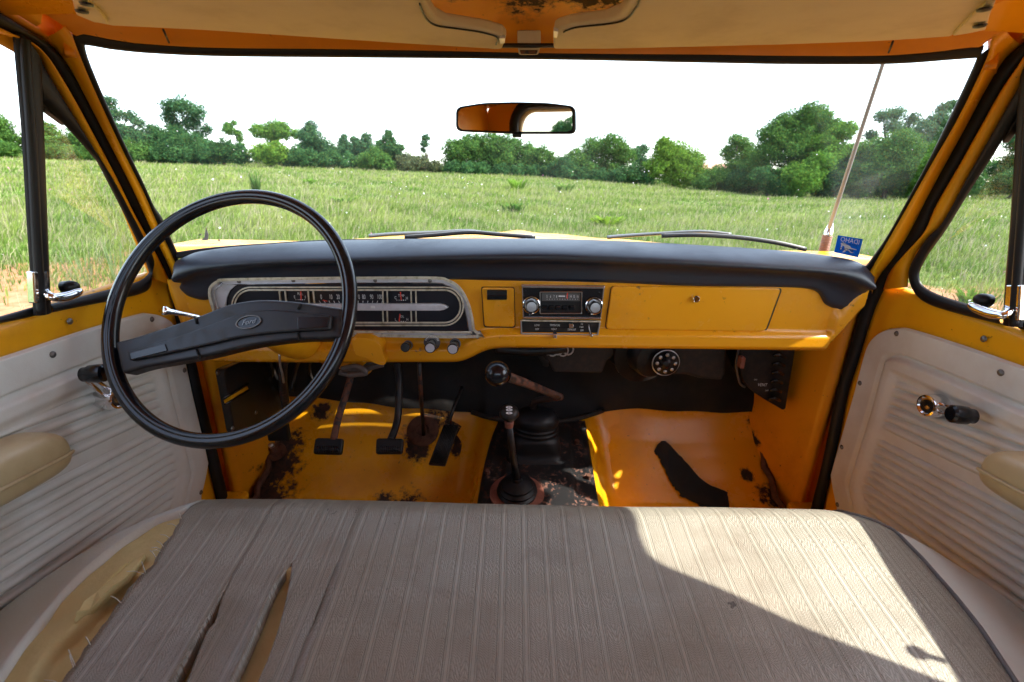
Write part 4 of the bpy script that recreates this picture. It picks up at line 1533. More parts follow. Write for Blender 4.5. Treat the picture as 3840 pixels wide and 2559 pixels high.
def roof():
    # header: from the windscreen seal up and back to the roof skin
    A = resample(crom([WS((p[0], p[1] - 4), .014) for p in SE_T], 8), 60)
    rows = []
    for s, dy, dz in ((0, .004, -.006), (0, 0, 0), (0, -.018, .014), (0, -.05, .030), (0, -.10, .052), (0, -.16, .064), (0, -.24, .070), (0, -.45, .074), (0, -.8, .070), (0, -1.10, .045)):
        r = []
        for k in range(60):
            q = A[k]
            xx = (q[0] - CX) / .66
            y0 = q[1] if dy > -.3 else .78
            r.append(arr(CX + (q[0] - CX) * (1 + .09 * min(1, -dy * 5)), y0 + dy, (q[2] if dy > -.1 else .175 + (q[2] - .175) * .5) + dz - .03 * abs(xx) ** 4 * min(1, -dy * 4)))
        rows.append(r)
    paint('paint_roof', base=(.72, .27, .008), chip=.78, dirt=.4, rough=.35, spots=[(CX + dx_, .735, .245, r_) for dx_, r_ in ((-.10, .03), (-.05, .035), (0, .04), (.04, .03), (.08, .04), (.12, .035), (.16, .03), (-.02, .05), (.1, .05))])
    loft('roof_header', rows, 'paint_roof', T, label='orange painted roof header with rust behind the visors', sub=1)
    # outer roof skin
    rows = []
    for y in np.linspace(-.40, .90, 14):
        rows.append([arr(CX + x, -.40 + (y + .40) * (yws(CX + x, .21) + .395 - .05 * max(0, abs(x) - .5) / .27) / 1.30, .30 - .06 * abs(x / .72) ** 3 - .05 * max(0, (y - .6) / .3) ** 2 - .06 * max(0, (-.1 - y) / .3) ** 2) for x in np.linspace(-.775, .775, 24)])
    loft('roof_skin', rows, 'paint_plain', T, solid=.01, label='outer roof skin')
    for sd in (-1, 1):
        rows = []
        for y in np.linspace(-.40, .73, 16):
            zz = .235 if y < .62 else .235 - (y - .62) * .30
            rows.append([arr(xdoor(sd, zz) + sd * .03, y, zz - .02), arr(xdoor(sd, zz) - sd * .004, y, zz - .005), arr(xdoor(sd, zz) - sd * .02, y, zz + .03), arr(CX + sd * .62, y, zz + .055)])
        loft('roof_rail', rows, 'paint_roof', T, solid=.01, label='roof rail above the ' + ('passenger' if sd > 0 else 'driver') + ' door')
    for a in ((375, 68), (388, 98)), ((2052, 95), (2042, 121)):
        tube('header_seam', [WS(a[0], .055), WS(((a[0][0] + a[1][0]) / 2, (a[0][1] + a[1][1]) / 2), .045), WS(a[1], .020)], .0015, 'black_metal', T, n=6)


roof()


def corners():
    for sd, LA, LB in ((-1, [(-90, -40), (-40, -6), (0, 22), (47, 54), (103, 90), (130, 118), (150, 148)], [(-60, -120), (40, -60), (110, -10), (146, 30), (156, 62), (158, 92), (164, 128)]),
                       (1, [(2460, -10), (2400, 45), (2353, 94), (2308, 138), (2290, 165), (2276, 186)], [(2420, -120), (2340, -60), (2298, 0), (2282, 50), (2284, 92), (2282, 124), (2276, 156)])):
        A = resample(crom([DR(p, sd, .003) for p in LA], 6), 30)
        B = resample(crom([ray(*p) * .648 for p in LB], 6), 30)
        rows = [[A[k] * (1 - q) + B[k] * q + A[k] / np.linalg.norm(A[k]) * .010 * math.sin(math.pi * q) for k in range(30)] for q in np.linspace(0, 1, 10)]
        loft('corner_gusset', rows, 'paint_roof', T, solid=.012, solid_off=0, label='orange corner joining pillar and roof on the ' + ('passenger' if sd > 0 else 'driver') + ' side')
        x0, x1 = CX + sd * .46, CX + sd * .83
        prism('sun_block_plate', [arr(x0, .50, .268), arr(x1, .50, .262), arr(x1, .80, .258), arr(CX + sd * .74, .875, .256), arr(x0, .93, .268)], arr(0, 0, .03), 'paint_plain', T, bevel=.008, label='unseen plate added to block sun above the ' + ('passenger' if sd > 0 else 'driver') + ' pillar')  # added plate hidden behind the header, keeps the sun off the gusset


corners()


def rear_wall():
    y = -.40
    ox = rrect(CX - .74, -.84, CX + .74, .22, .10, 8)
    ix = rrect(CX - .60, -.19, CX + .60, .185, .09, 8)
    bm_o = [arr(a, y, b_) for a, b_ in ox]
    bm_i = [arr(a, y, b_) for a, b_ in ix]
    n = len(ox)
    V = bm_o + bm_i + [p + arr(0, -.03, 0) for p in bm_i]
    Fc = [(k, (k + 1) % n, n + (k + 1) % n, n + k) for k in range(n)] + [(n + k, n + (k + 1) % n, 2 * n + (k + 1) % n, 2 * n + k) for k in range(n)]
    r = mk('rear_wall', V, Fc, 'paint_roof', T, smooth=False, label='orange rear wall of the cab with the rear window')
    ring = [arr(a, y + .004, b_) for a, b_ in rrect(CX - .60, -.19, CX + .60, .185, .09, 8)]
    tube('window_seal', ring, .024, 'rubber', r, n=8, closed=True)
    ring = [arr(a, y - .012, b_) for a, b_ in rrect(CX - .578, -.168, CX + .578, .163, .075, 8)]
    tube('window_trim', ring, .014, 'visor_cloth', r, n=8, closed=True)
    mk('rear_glass', [arr(a, y - .015, b_) for a, b_ in ix], [tuple(range(n))], 'side_glass', r, smooth=False)
    for sd in (-1, 1):
        box('corner_panel', arr(CX + sd * .75, -.14, -.3), .04, .52, 1.12, 'paint_roof', T, bevel=.01, label='orange rear corner panel on the ' + ('passenger' if sd > 0 else 'driver') + ' side')


rear_wall()


def visors():
    ZV = .19
    L = [(150, -60), (176, 36), (215, 52), (262, 61), (470, 71), (784, 92), (919, 101), (1120, 113), (1137, 115), (1154, 114), (1158, 104), (1163, 90), (1156, 82), (1120, 72), (1070, 64), (1026, 57), (1003, 44), (988, 24), (976, 0), (968, -40)]
    R_ = [(1272, 114), (1290, 114), (1389, 114), (1569, 110), (1804, 104), (2006, 97), (2120, 90), (2187, 85), (2240, 40), (2290, 0), (2330, -50), (1462, -40), (1451, 0), (1443, 12), (1422, 37), (1389, 50), (1309, 60), (1282, 68), (1274, 73), (1271, 92)]
    for P, who in ((L, 'driver'), (R_, 'passenger')):
        def vz(q):
            return q[2] - (ZV - .006 + .012 * max(0.0, (.80 - q[1])))
        Q = [hit(p, vz, .3, 1.6) for p in P]
        v = prism('sun_visor', Q, arr(0, 0, .014), 'visor_cloth', T, bevel=.004, seg=3, label=f'tan cloth sun visor folded up above the {who}')
        E_ = Q[10:19] if who == 'driver' else Q[11:19]
        ctr = sum(Q) / len(Q)
        tube('stitching', crom([q + (ctr - q) * .02 / np.linalg.norm(ctr - q) * .6 + arr(0, 0, -.001) for q in E_], 6), .0012, 'black_metal', v, n=5)
        tab = [(1147, 89), (1161, 88), (1160, 100), (1149, 101)] if who == 'driver' else [(1272, 71), (1283, 74), (1280, 88), (1272, 86)]
        prism('metal_clip', [hit(p, lambda q: vz(q) + .0025, .3, 1.6) for p in tab], arr(0, 0, .004), 'silver_plastic', v, bevel=.0005)
        br = [(172, -20), (176, 36), (215, 52), (250, 56), (232, 30), (205, 8), (196, -20)] if who == 'driver' else [(2187, 84), (2225, 78), (2264, 70), (2272, 40), (2286, 8), (2262, 12), (2225, 45)]
        bo = prism('visor_bracket', [hit(p, lambda q: vz(q) + .004, .3, 1.6) for p in br], arr(0, 0, .012), 'visor_cloth', v, bevel=.002)
        for p in ((188, 25), (198, 8)) if who == 'driver' else ((2252, 58), (2262, 20)):
            lathe('screw_head', [(.0005, .003), (.006, .002), (.007, 0)], hit(p, lambda q: vz(q) + .006, .3, 1.6), (0, 0, -1), 'black_metal', v, n=10)
    # centre bracket with the rods
    a = lambda p, off=0: WS(p, .035 + off)
    rod = [a((1140, 105)), a((1290, 105))]
    cb = prism('visor_centre_bracket', [a(p) for p in roundpoly([(1188, 70), (1243, 70), (1243, 103), (1237, 127), (1192, 127), (1189, 103)], 5, 3)], arr(0, .02, .01), 'visor_cloth', T, bevel=.004, seg=3, label='tan plastic centre bracket holding the visor rods')
    tube('rod', rod, .0032, 'black_metal', cb, n=10)
    prism('bracket_foot', [a(p, .004) for p in ((1194, 116), (1236, 116), (1233, 125), (1197, 125))], arr(0, .006, .002), 'rusty_rod', cb, bevel=.001)


visors()


def mirror():
    YM = .85
    c_ = PY((1184, 272), YM)
    # aim: sends the view from the camera back to the driver side rear corner
    tgt = arr(-.54, -.40, .145)
    n = (-c_ / np.linalg.norm(c_)) + ((tgt - c_) / np.linalg.norm(tgt - c_))
    n /= np.linalg.norm(n)
    out = roundpoly([(1046, 246), (1110, 236), (1184, 234), (1260, 236), (1322, 244), (1323, 308), (1184, 308), (1046, 302)], 15, 5)
    P = [PP(p, c_, n) for p in out]
    o = prism('rear_view_mirror', P, -n * .016, 'rubber', T, bevel=.004, seg=3, label='black framed rear view mirror on the windscreen')
    ins = [c_ + (q - c_) * np.array([.945, 1, .86]) + n * .0015 for q in P]
    mk('mirror_glass', ins, [tuple(range(len(ins)))], 'mirror', o, smooth=False)
    e = WS((1184, 272))
    tube('stem', [c_ - n * .014, c_ * .5 + e * .5, e], [.008, .006, .012], 'rubber', o, n=10)
    k = PP((1186, 311), c_, n)
    box('day_night_tab', k - n * .008, .016, .010, .006, 'rubber', o)


mirror()


# ---------------------------------------------------------------- dashboard
YD = .905


def DP(p, off=0.0):
    return PY(p, YD - off)


def dash():
    bot = [(412, 720), (430, 770), (455, 812), (480, 826), (520, 831), (760, 833), (960, 832), (1035, 832), (1062, 829), (1085, 820), (1110, 808), (1138, 801), (1200, 799), (1500, 801), (1860, 805), (1884, 804), (1902, 792), (1930, 762), (1960, 728), (1974, 712)]
    B = np.array([DP(p)[[0, 2]] for p in crom([np.array(p, float) for p in bot], 6)])
    top = [(400, 640), (1060, 640), (1400, 645), (1980, 655)]
    Tp = np.array([DP(p)[[0, 2]] for p in top])
    xs = np.linspace(B[0, 0] + .001, B[-1, 0] - .001, 240)
    rows = []
    for s in list(np.linspace(0, .6, 8)) + list(np.linspace(.63, 1, 22)):
        row = []
        for x in xs:
            zb, zt = np.interp(x, B[:, 0], B[:, 1]), np.interp(x, Tp[:, 0], Tp[:, 1])
            z = zt + (zb - zt) * s
            sl = abs(np.interp(x + .004, B[:, 0], B[:, 1]) - np.interp(x - .004, B[:, 0], B[:, 1])) / .008
            d = (z - zb) / math.sqrt(1 + sl * sl)
            t = min(1, max(0, (.046 - d) / .016))
            off = .013 * t * t * (3 - 2 * t)
            if d < .012:
                off -= .012 * (1 - d / .012) ** 2
            row.append(arr(x, YD - off, z))
        rows.append(row)
    last = rows[-1]
    rows.append([q + arr(0, .012, -.002) for q in last])
    rows.append([q + arr(0, .05, .004) for q in last])
    d = loft('dashboard', rows, 'paint_dash', T, label='orange yellow painted steel dashboard')

    # ---------------- pad
    n = 90
    back = [(398, 624), (404, 604), (423, 592), (470, 574), (600, 560), (800, 549), (1200, 546), (1400, 551), (1600, 561), (1800, 574), (1900, 586), (1955, 597), (1985, 612), (2008, 640)]
    lipt = [(399, 628), (404, 616), (423, 608), (470, 602), (600, 592), (800, 587), (1200, 577), (1400, 583), (1600, 592), (1800, 604), (1900, 611), (1955, 617), (1985, 626), (2008, 648)]
    lipb = [(401, 650), (406, 650), (424, 640), (470, 625), (600, 611), (800, 604), (1200, 601), (1400, 606), (1600, 615), (1800, 625), (1900, 633), (1955, 646), (1985, 660), (2007, 668)]
    und = [(407, 664), (412, 672), (432, 688), (470, 694), (500, 660), (800, 644), (1200, 650), (1400, 654), (1600, 662), (1800, 664), (1880, 672), (1906, 706), (1955, 718), (2000, 690)]
    rs = lambda L, fn: np.array(crom([fn(p) for p in L], 7))
    rk = rs(back, lambda p: hit(p, lambda q: q[1] + .016 - yws(q[0], q[2]), .5, 1.5))
    lt = rs(lipt, lambda p: PY(p, .868))
    lb = rs(lipb, lambda p: PY(p, .866))
    ud = rs(und, lambda p: PY(p, .893))
    rows = []
    n = len(rk)
    rows.append([q + arr(0, .01, -.05) for q in rk])
    rows.append(list(rk))
    for s in (.25, .5, .75, .92):
        rows.append([rk[k] * (1 - s) + lt[k] * s + arr(0, 0, .006 * math.sin(math.pi * s)) for k in range(n)])
    rows.append([lt[k] + arr(0, -.003, -.003) for k in range(n)])
    rows.append([lt[k] * .5 + lb[k] * .5 + arr(0, -.009, 0) for k in range(n)])
    rows.append([lb[k] + arr(0, -.004, 0) for k in range(n)])
    rows.append([lb[k] * .88 + ud[k] * .12 + arr(0, .018, 0) for k in range(n)])
    rows.append([lb[k] * .45 + ud[k] * .55 + arr(0, .016, 0) for k in range(n)])
    rows.append([ud[k] + arr(0, 0, 0) for k in range(n)])
    rows.append([ud[k] + arr(0, .03, -.001) for k in range(n)])
    pad = loft('dash_pad', rows, 'dash_vinyl', T, sub=1, label='black padded vinyl dashboard top')

    # ---------------- glove box, ash tray
    def door_on_dash(name, poly, r, label, off=.003):
        g = [DP(p, .0012) for p in roundpoly([np.array(q) + (np.array(q) - np.mean(poly, 0)) / np.linalg.norm(np.array(q) - np.mean(poly, 0)) * 2.6 for q in poly], r)]
        P = [DP(p, .006) for p in roundpoly(poly, r)]
        dd = prism(name, P, arr(0, .008, 0), 'paint_dash', T, bevel=.0022, seg=3, label=label)
        prism('shadow_gap', g, arr(0, .004, 0), 'void_black', dd, bevel=0)
        return dd

    gb = door_on_dash('glove_box_door', [(1406, 658), (1796, 663), (1759, 762), (1392, 757)], 10, 'orange yellow glove box door with slanted right edge')
    lathe('lock', [(.0075, 0), (.0075, .008), (.006, .010), (.0055, .0095), (.0005, .0095)], DP((1597, 686), .005), (0, -1, 0), 'chrome', gb, n=20)
    at = door_on_dash('ashtray', [(1107, 661), (1181, 662), (1183, 752), (1113, 751)], 7, 'small orange yellow ashtray door with a black pull')
    prism('pull', [DP(p, .013) for p in roundpoly([(1119, 667), (1165, 668), (1165, 690), (1119, 690)], 3, 3)], arr(0, .008, 0), 'black_metal', at, bevel=.002)
    prism('pull_lip', [DP(p, .017) for p in roundpoly([(1119, 679), (1165, 679), (1165, 690), (1119, 690)], 3, 3)], arr(0, .006, 0), 'wheel_plastic', at, bevel=.0015)
    cluster()
    radio()
    heater_control()
    # ---------------- row of pull knobs
    for p0, p1, r, face, lab in (((938, 793), (931, 799), 11, 'black_metal', 'small black pull knob on the lower dash'), ((993, 787), (988, 800), 13, 'silver_plastic', 'light switch knob with a round scale behind it'), ((1046, 790), (1040, 803), 13, 'silver_plastic', 'silver capped wiper knob')):
        a = DP(p0, .014)
        b_ = PY(p1, YD - .050)
        rr = r * .045 / 52
        ax = b_ - a
        ln = np.linalg.norm(ax)
        kn = lathe('pull_knob', [(rr * .75, 0), (rr * .75, ln * .35), (rr * .6, ln * .4), (rr * .6, ln * .55), (rr * .95, ln * .62), (rr, ln * .7), (rr, ln * .97), (rr * .9, ln)], a, ax, 'wheel_plastic', T, n=26, label=lab)
        lathe('cap', [(rr * .82, 0), (rr * .80, .0012), (.0005, .0014)], a + ax * .995, ax, face, kn, n=26)
        rb = rr * (1.5 if p0[0] == 993 else 1.05)
        es = lathe('escutcheon', [(rb, 0), (rb, .003), (rb * .9, .004), (.001, .004)], DP(p0, .012) + arr(0, 0, 0), (0, -1, .05), 'grey_card', kn, n=28)
        if p0[0] == 993:
            g = []
            for k in range(11):
                t = math.radians(20 + 14 * k)
                g.append(box_geo(DP(p0, .0172) + arr(math.cos(t), 0, math.sin(t)) * rb * .82, .0016, .0006, .0036, ex=(-math.sin(t), 0, math.cos(t)), ez=(math.cos(t), 0, math.sin(t))))
            mk('scale', *join_geo(g), 'white_print', kn, smooth=False)


def ringpx(x0, y0, x1, y1, r, n=10):
    return rrect(x0, y0, x1, y1, r, n)


def hoop(name, outer, inner, off, depth, mat, parent, bevel=.0012, **kw):
    """flat ring between two outlines with the same number of points"""
    n = len(outer)
    A = [DP(p, off) for p in outer]
    B = [DP(p, off) for p in inner]
    A2 = [DP(p, off - depth) for p in outer]
    B2 = [DP(p, off - depth) for p in inner]
    V = A + B + A2 + B2
    Fc = []
    for k in range(n):
        j = (k + 1) % n
        Fc += [(k, j, n + j, n + k), (2 * n + k, 2 * n + j, j, k), (n + k, n + j, 3 * n + j, 3 * n + k)]
    return mk(name, V, Fc, mat, parent, smooth=False, bevel=bevel, **kw)


def cluster():
    base_pts = [(478, 668), (484, 655), (498, 645), (522, 640), (700, 637), (860, 636), (1000, 636), (1030, 642), (1052, 654), (1068, 674), (1079, 698), (1087, 728), (1091, 756), (1092, 777), (820, 774), (600, 773), (530, 773), (508, 760), (492, 725), (480, 690)]
    cp = np.array(crom([np.array(p, float) for p in base_pts], 4, closed=True))
    ctr = np.array((785, 706))

    def inset(d):
        out = []
        m_ = len(cp)
        for k in range(m_):
            t = cp[(k + 1) % m_] - cp[k - 1]
            t /= np.linalg.norm(t)
            nrm = np.array((-t[1], t[0]))
            if np.dot(nrm, ctr - cp[k]) < 0:
                nrm = -nrm
            out.append(cp[k] + nrm * d)
        return out

    cl = prism('gauge_cluster', [DP(p, .006) for p in inset(3)], arr(0, .012, 0), 'gauge_face', T, bevel=0, label='wide instrument cluster with chrome rings and black gauges')
    hoop('bezel', list(cp), inset(6.5), .016, .018, 'bezel', cl, .002)
    hoop('bezel_band', inset(6.5), inset(14), .011, .006, 'silver_plastic', cl, .0006)
    hoop('trim_line', inset(14), inset(15.6), .014, .008, 'chrome', cl, .0005)
    prism('side_plate', [DP(p, .0098) for p in ((490, 672), (498, 657), (512, 650), (530, 648), (556, 650), (540, 657), (528, 668), (521, 684), (519, 703), (521, 722), (526, 738), (516, 742), (504, 730), (494, 708), (489, 688))], arr(0, .003, 0), 'silver_plastic', cl, bevel=.001)
    # bottom bright bar
    prism('lower_bar', [DP(p, .016) for p in ((540, 760), (1083, 763), (1085, 767), (540, 765))], arr(0, .006, 0), 'bezel', cl, bevel=.0008)
    ro = ringpx(531, 659, 1066, 750, 45)
    rm = ringpx(534.5, 662.5, 1062.5, 746.5, 41.5)
    rm2 = ringpx(537, 665, 1060, 744, 39)
    ri = ringpx(541, 669, 1056, 740, 35)
    hoop('dial_ring', ro, rm, .016, .010, 'bezel', cl, .0008)
    hoop('dial_ring', rm2, ri, .014, .010, 'bezel', cl, .0008)
    mk('dial_face', [DP(p, .0075) for p in rm], [tuple(range(len(rm)))], 'gauge_face', cl, smooth=False)
    bar = [(560, 699), (1010, 699), (1020, 701), (1031, 707), (1020, 713), (1010, 715), (560, 715), (550, 707)]
    prism('centre_bar', [DP(p, .016) for p in bar], arr(0, .009, 0), 'silver_plastic', cl, bevel=.002, seg=3)
    prism('bar_light', [DP(p, .0175) for p in ((852, 704), (861, 704), (861, 709), (852, 709))], arr(0, .002, 0), 'white_print', cl, bevel=0)
    for x0, x1 in ((641, 654), (707, 719), (879, 889), (944, 955)):
        for ya, yb in ((669, 699), (715, 740)):
            sl = 3 if x0 < 800 else 1
            for xx in (x0, x1):
                prism('divider', [DP(p, .0125) for p in ((xx - 1.2, ya), (xx + 1.2, ya), (xx + 1.2 + sl, yb), (xx - 1.2 + sl, yb))], arr(0, .004, 0), 'bezel', cl, bevel=0)
    s = .905 / .937 / FPX        # metres for one photo pixel here
    L = []

    def let(t, p, hpx, ws=1.0):
        return letter_geo(t, DP(p, .0085), (1, 0, -.019), (0, 0, 1), hpx * s * 1.35, ws)

    for t, x in (('0', 738), ('10', 760), ('20', 777), ('30', 791), ('40', 806), ('70', 823), ('80', 836), ('90', 854), ('100', 872)):
        L.append(let(t, (x, 683), 11, .5))
    for t, p, h_ in (('FUEL', (690, 676), 6), ('E', (677, 683), 7), ('F', (702, 684), 7), ('TEMP', (922, 680), 6), ('C', (909, 685), 7), ('H', (935, 686), 7), ('OIL', (924, 728), 6), ('L', (909, 735), 7), ('H', (936, 735), 7)):
        L.append(let(t, p, h_, .7))
    for k in range(14):
        x = 735 + k * 11
        L.append(box_geo(DP((x, 694), .0086), .0012, .0004, .0045, ez=(.0 + (7 - k) * -.08, 0, 1)))
    for x0, y0 in ((690, 689), (922, 690), (922, 739)):
        for k in range(5):
            L.append(box_geo(DP((x0 - 10 + 5 * k, y0), .0086), .0024 if k in (2, 3) else .001, .0004, .0018))
    mk('dial_markings', *join_geo(L), 'white_print', cl, smooth=False)['kind'] = 'stuff'
    for a, b_ in (((691, 670), (692, 690)), ((920, 671), (922, 690)), ((919, 722), (917, 741)), ((742, 690), (752, 693))):
        tube('needle', [DP(a, .011), DP(b_, .011)], .0012, 'red_needle', cl, n=6)
    for p in ((878, 771), (1072, 774), (862, 645), (988, 646), (674, 645), (549, 647)):
        lathe('bezel_screw', [(.0005, .003), (.003, .0025), (.004, 0)], DP(p, .012), (0, -1, 0), 'screw', cl, n=10)


def radio():
    P = [(1199, 656), (1390, 659), (1381, 734), (1202, 733)]
    r = prism('radio', [DP(p, .010) for p in P], arr(0, .014, 0), 'radio_face', T, bevel=.001, label='vintage push button radio with a worn chrome face')
    prism('hood', [DP(p, .020) for p in ((1198, 655), (1391, 658), (1389, 664), (1199, 662))], arr(0, .012, 0), 'chrome', r, bevel=.0015)
    prism('lower_rim', [DP(p, .014) for p in ((1202, 729), (1382, 731), (1381, 735), (1202, 733))], arr(0, .008, 0), 'chrome', r, bevel=.001)
    for pp in (((1199, 662), (1201.5, 662), (1204, 730), (1201.5, 730)), ((1386, 663), (1389, 664), (1381, 732), (1378.5, 732))):
        prism('side_rim', [DP(p, .013) for p in pp], arr(0, .006, 0), 'chrome', r, bevel=.0006)
    n_ = ringpx(1240, 670.5, 1338, 722, 2, 3)
    i_ = ringpx(1242.2, 672.7, 1335.8, 719.8, 1.5, 3)
    hoop('dial_frame', n_, i_, .016, .008, 'chrome', r, .0005)
    mk('dial_window', [DP(p, .0112) for p in i_], [tuple(range(len(i_)))], 'black_metal', r, smooth=False)
    mk('dial_scale', [DP(p, .0118) for p in ((1245, 674), (1333, 674), (1333, 692), (1245, 692))], [(0, 1, 2, 3)], 'grey_card', r, smooth=False)
    s = .905 / .94 / FPX
    L = []
    for t, x in (('5', 1258), ('6', 1266), ('7', 1274), ('8', 1280), ('12', 1304), ('14', 1312), ('15', 1320), ('16', 1328)):
        L.append(letter_geo(t, DP((x - 1, 682), .0125), (1, 0, -.019), (0, 0, 1), 6.5 * s * 1.35, .55))
    for k in range(13):
        L.append(box_geo(DP((1257 + k * 5.9, 688), .0125), .0007, .0003, .0018))
    L.append(box_geo(DP((1291, 681), .0125), .013, .0003, .0024))
    mk('dial_numerals', *join_geo(L), 'white_print', r, smooth=False)
    box('tuning_pointer', DP((1303.5, 680), .0135), .0022, .001, .012, 'red_needle', r, bevel=0)
    for k in range(5):
        x = 1252 + k * 15.6
        prism('preset_button', [DP(p, .024) for p in ((x - 6, 705), (x + 6, 705), (x + 6, 714), (x - 6, 714))], arr(0, .014, 0), 'wheel_plastic', r, bevel=.0012)
    for c_ in ((1221, 700), (1364, 702)):
        q = DP(c_, .010)
        k = lathe('knob', [(.0165, 0), (.0165, .006), (.0155, .008), (.0140, .0075), (.0130, .006), (.0112, .007), (.0112, .022), (.0105, .024), (.001, .024)], q, (-.02, -1, .06), 'black_metal', r, n=30)
        lathe('knob_ring', [(.0172, .004), (.0178, .0075), (.0160, .009), (.0152, .0075)], q, (-.02, -1, .06), 'chrome', r, n=30)
        lathe('knob_cap', [(.0098, .0238), (.0098, .0252), (.0005, .0256)], q, (-.02, -1, .06), 'brushed', r, n=30)


def heater_control():
    h = prism('heater_control', [DP(p, .008) for p in ((1199, 737), (1380, 740), (1374, 770), (1199, 768))], arr(0, .012, 0), 'black_metal', T, bevel=.001, label='black heater control panel under the radio')
    prism('rim', [DP(p, .014) for p in ((1198, 736), (1381, 738.5), (1381, 741.5), (1198, 739))], arr(0, .008, 0), 'bezel', h, bevel=.001)
    prism('rim', [DP(p, .012) for p in ((1198, 766), (1375, 768.5), (1375, 771), (1198, 769))], arr(0, .006, 0), 'brushed', h, bevel=.0006)
    for pp in (((1196, 738), (1199, 738), (1200, 769), (1197, 769)), ((1378, 740), (1381, 740), (1375, 770), (1372, 770))):
        prism('rim', [DP(p, .012) for p in pp], arr(0, .006, 0), 'brushed', h, bevel=.0006)
    s = .905 / .93 / FPX
    L = []
    for t, p, w in (('LOW', (1234, 748), .8), ('TEMPERATURE', (1275, 748), .55), ('OFF', (1234, 757), .8), ('HEAT', (1273, 757), .8), ('DEFROST', (1314, 758), .7), ('HI', (1337, 745), .8), ('FAN', (1336, 752), .7), ('OFF', (1337, 760), .7)):
        L.append(letter_geo(t, DP(p, .0085), (1, 0, -.019), (0, 0, 1), 4.6 * s * 1.35, w))
    mk('control_lettering', *join_geo(L), 'white_print', h, smooth=False)
    for y in (752.5, 762):
        prism('slot', [DP(p, .0084) for p in ((1228, y - 1), (1324, y), (1324, y + 1.6), (1228, y + .6))], arr(0, .001, 0), 'void_black', h, bevel=0)
    box('slider', DP((1312, 748), .016), .010, .014, .007, 'chrome', h)
    box('slider', DP((1275, 771), .016), .008, .016, .010, 'chrome', h)
    box('slider', DP((1358, 770), .016), .007, .014, .006, 'chrome', h)
    tube('fan_lever', [DP((1353, 746), .011), DP((1354, 757), .013), DP((1358, 768), .014)], .0012, 'brushed', h, n=6)


dash()


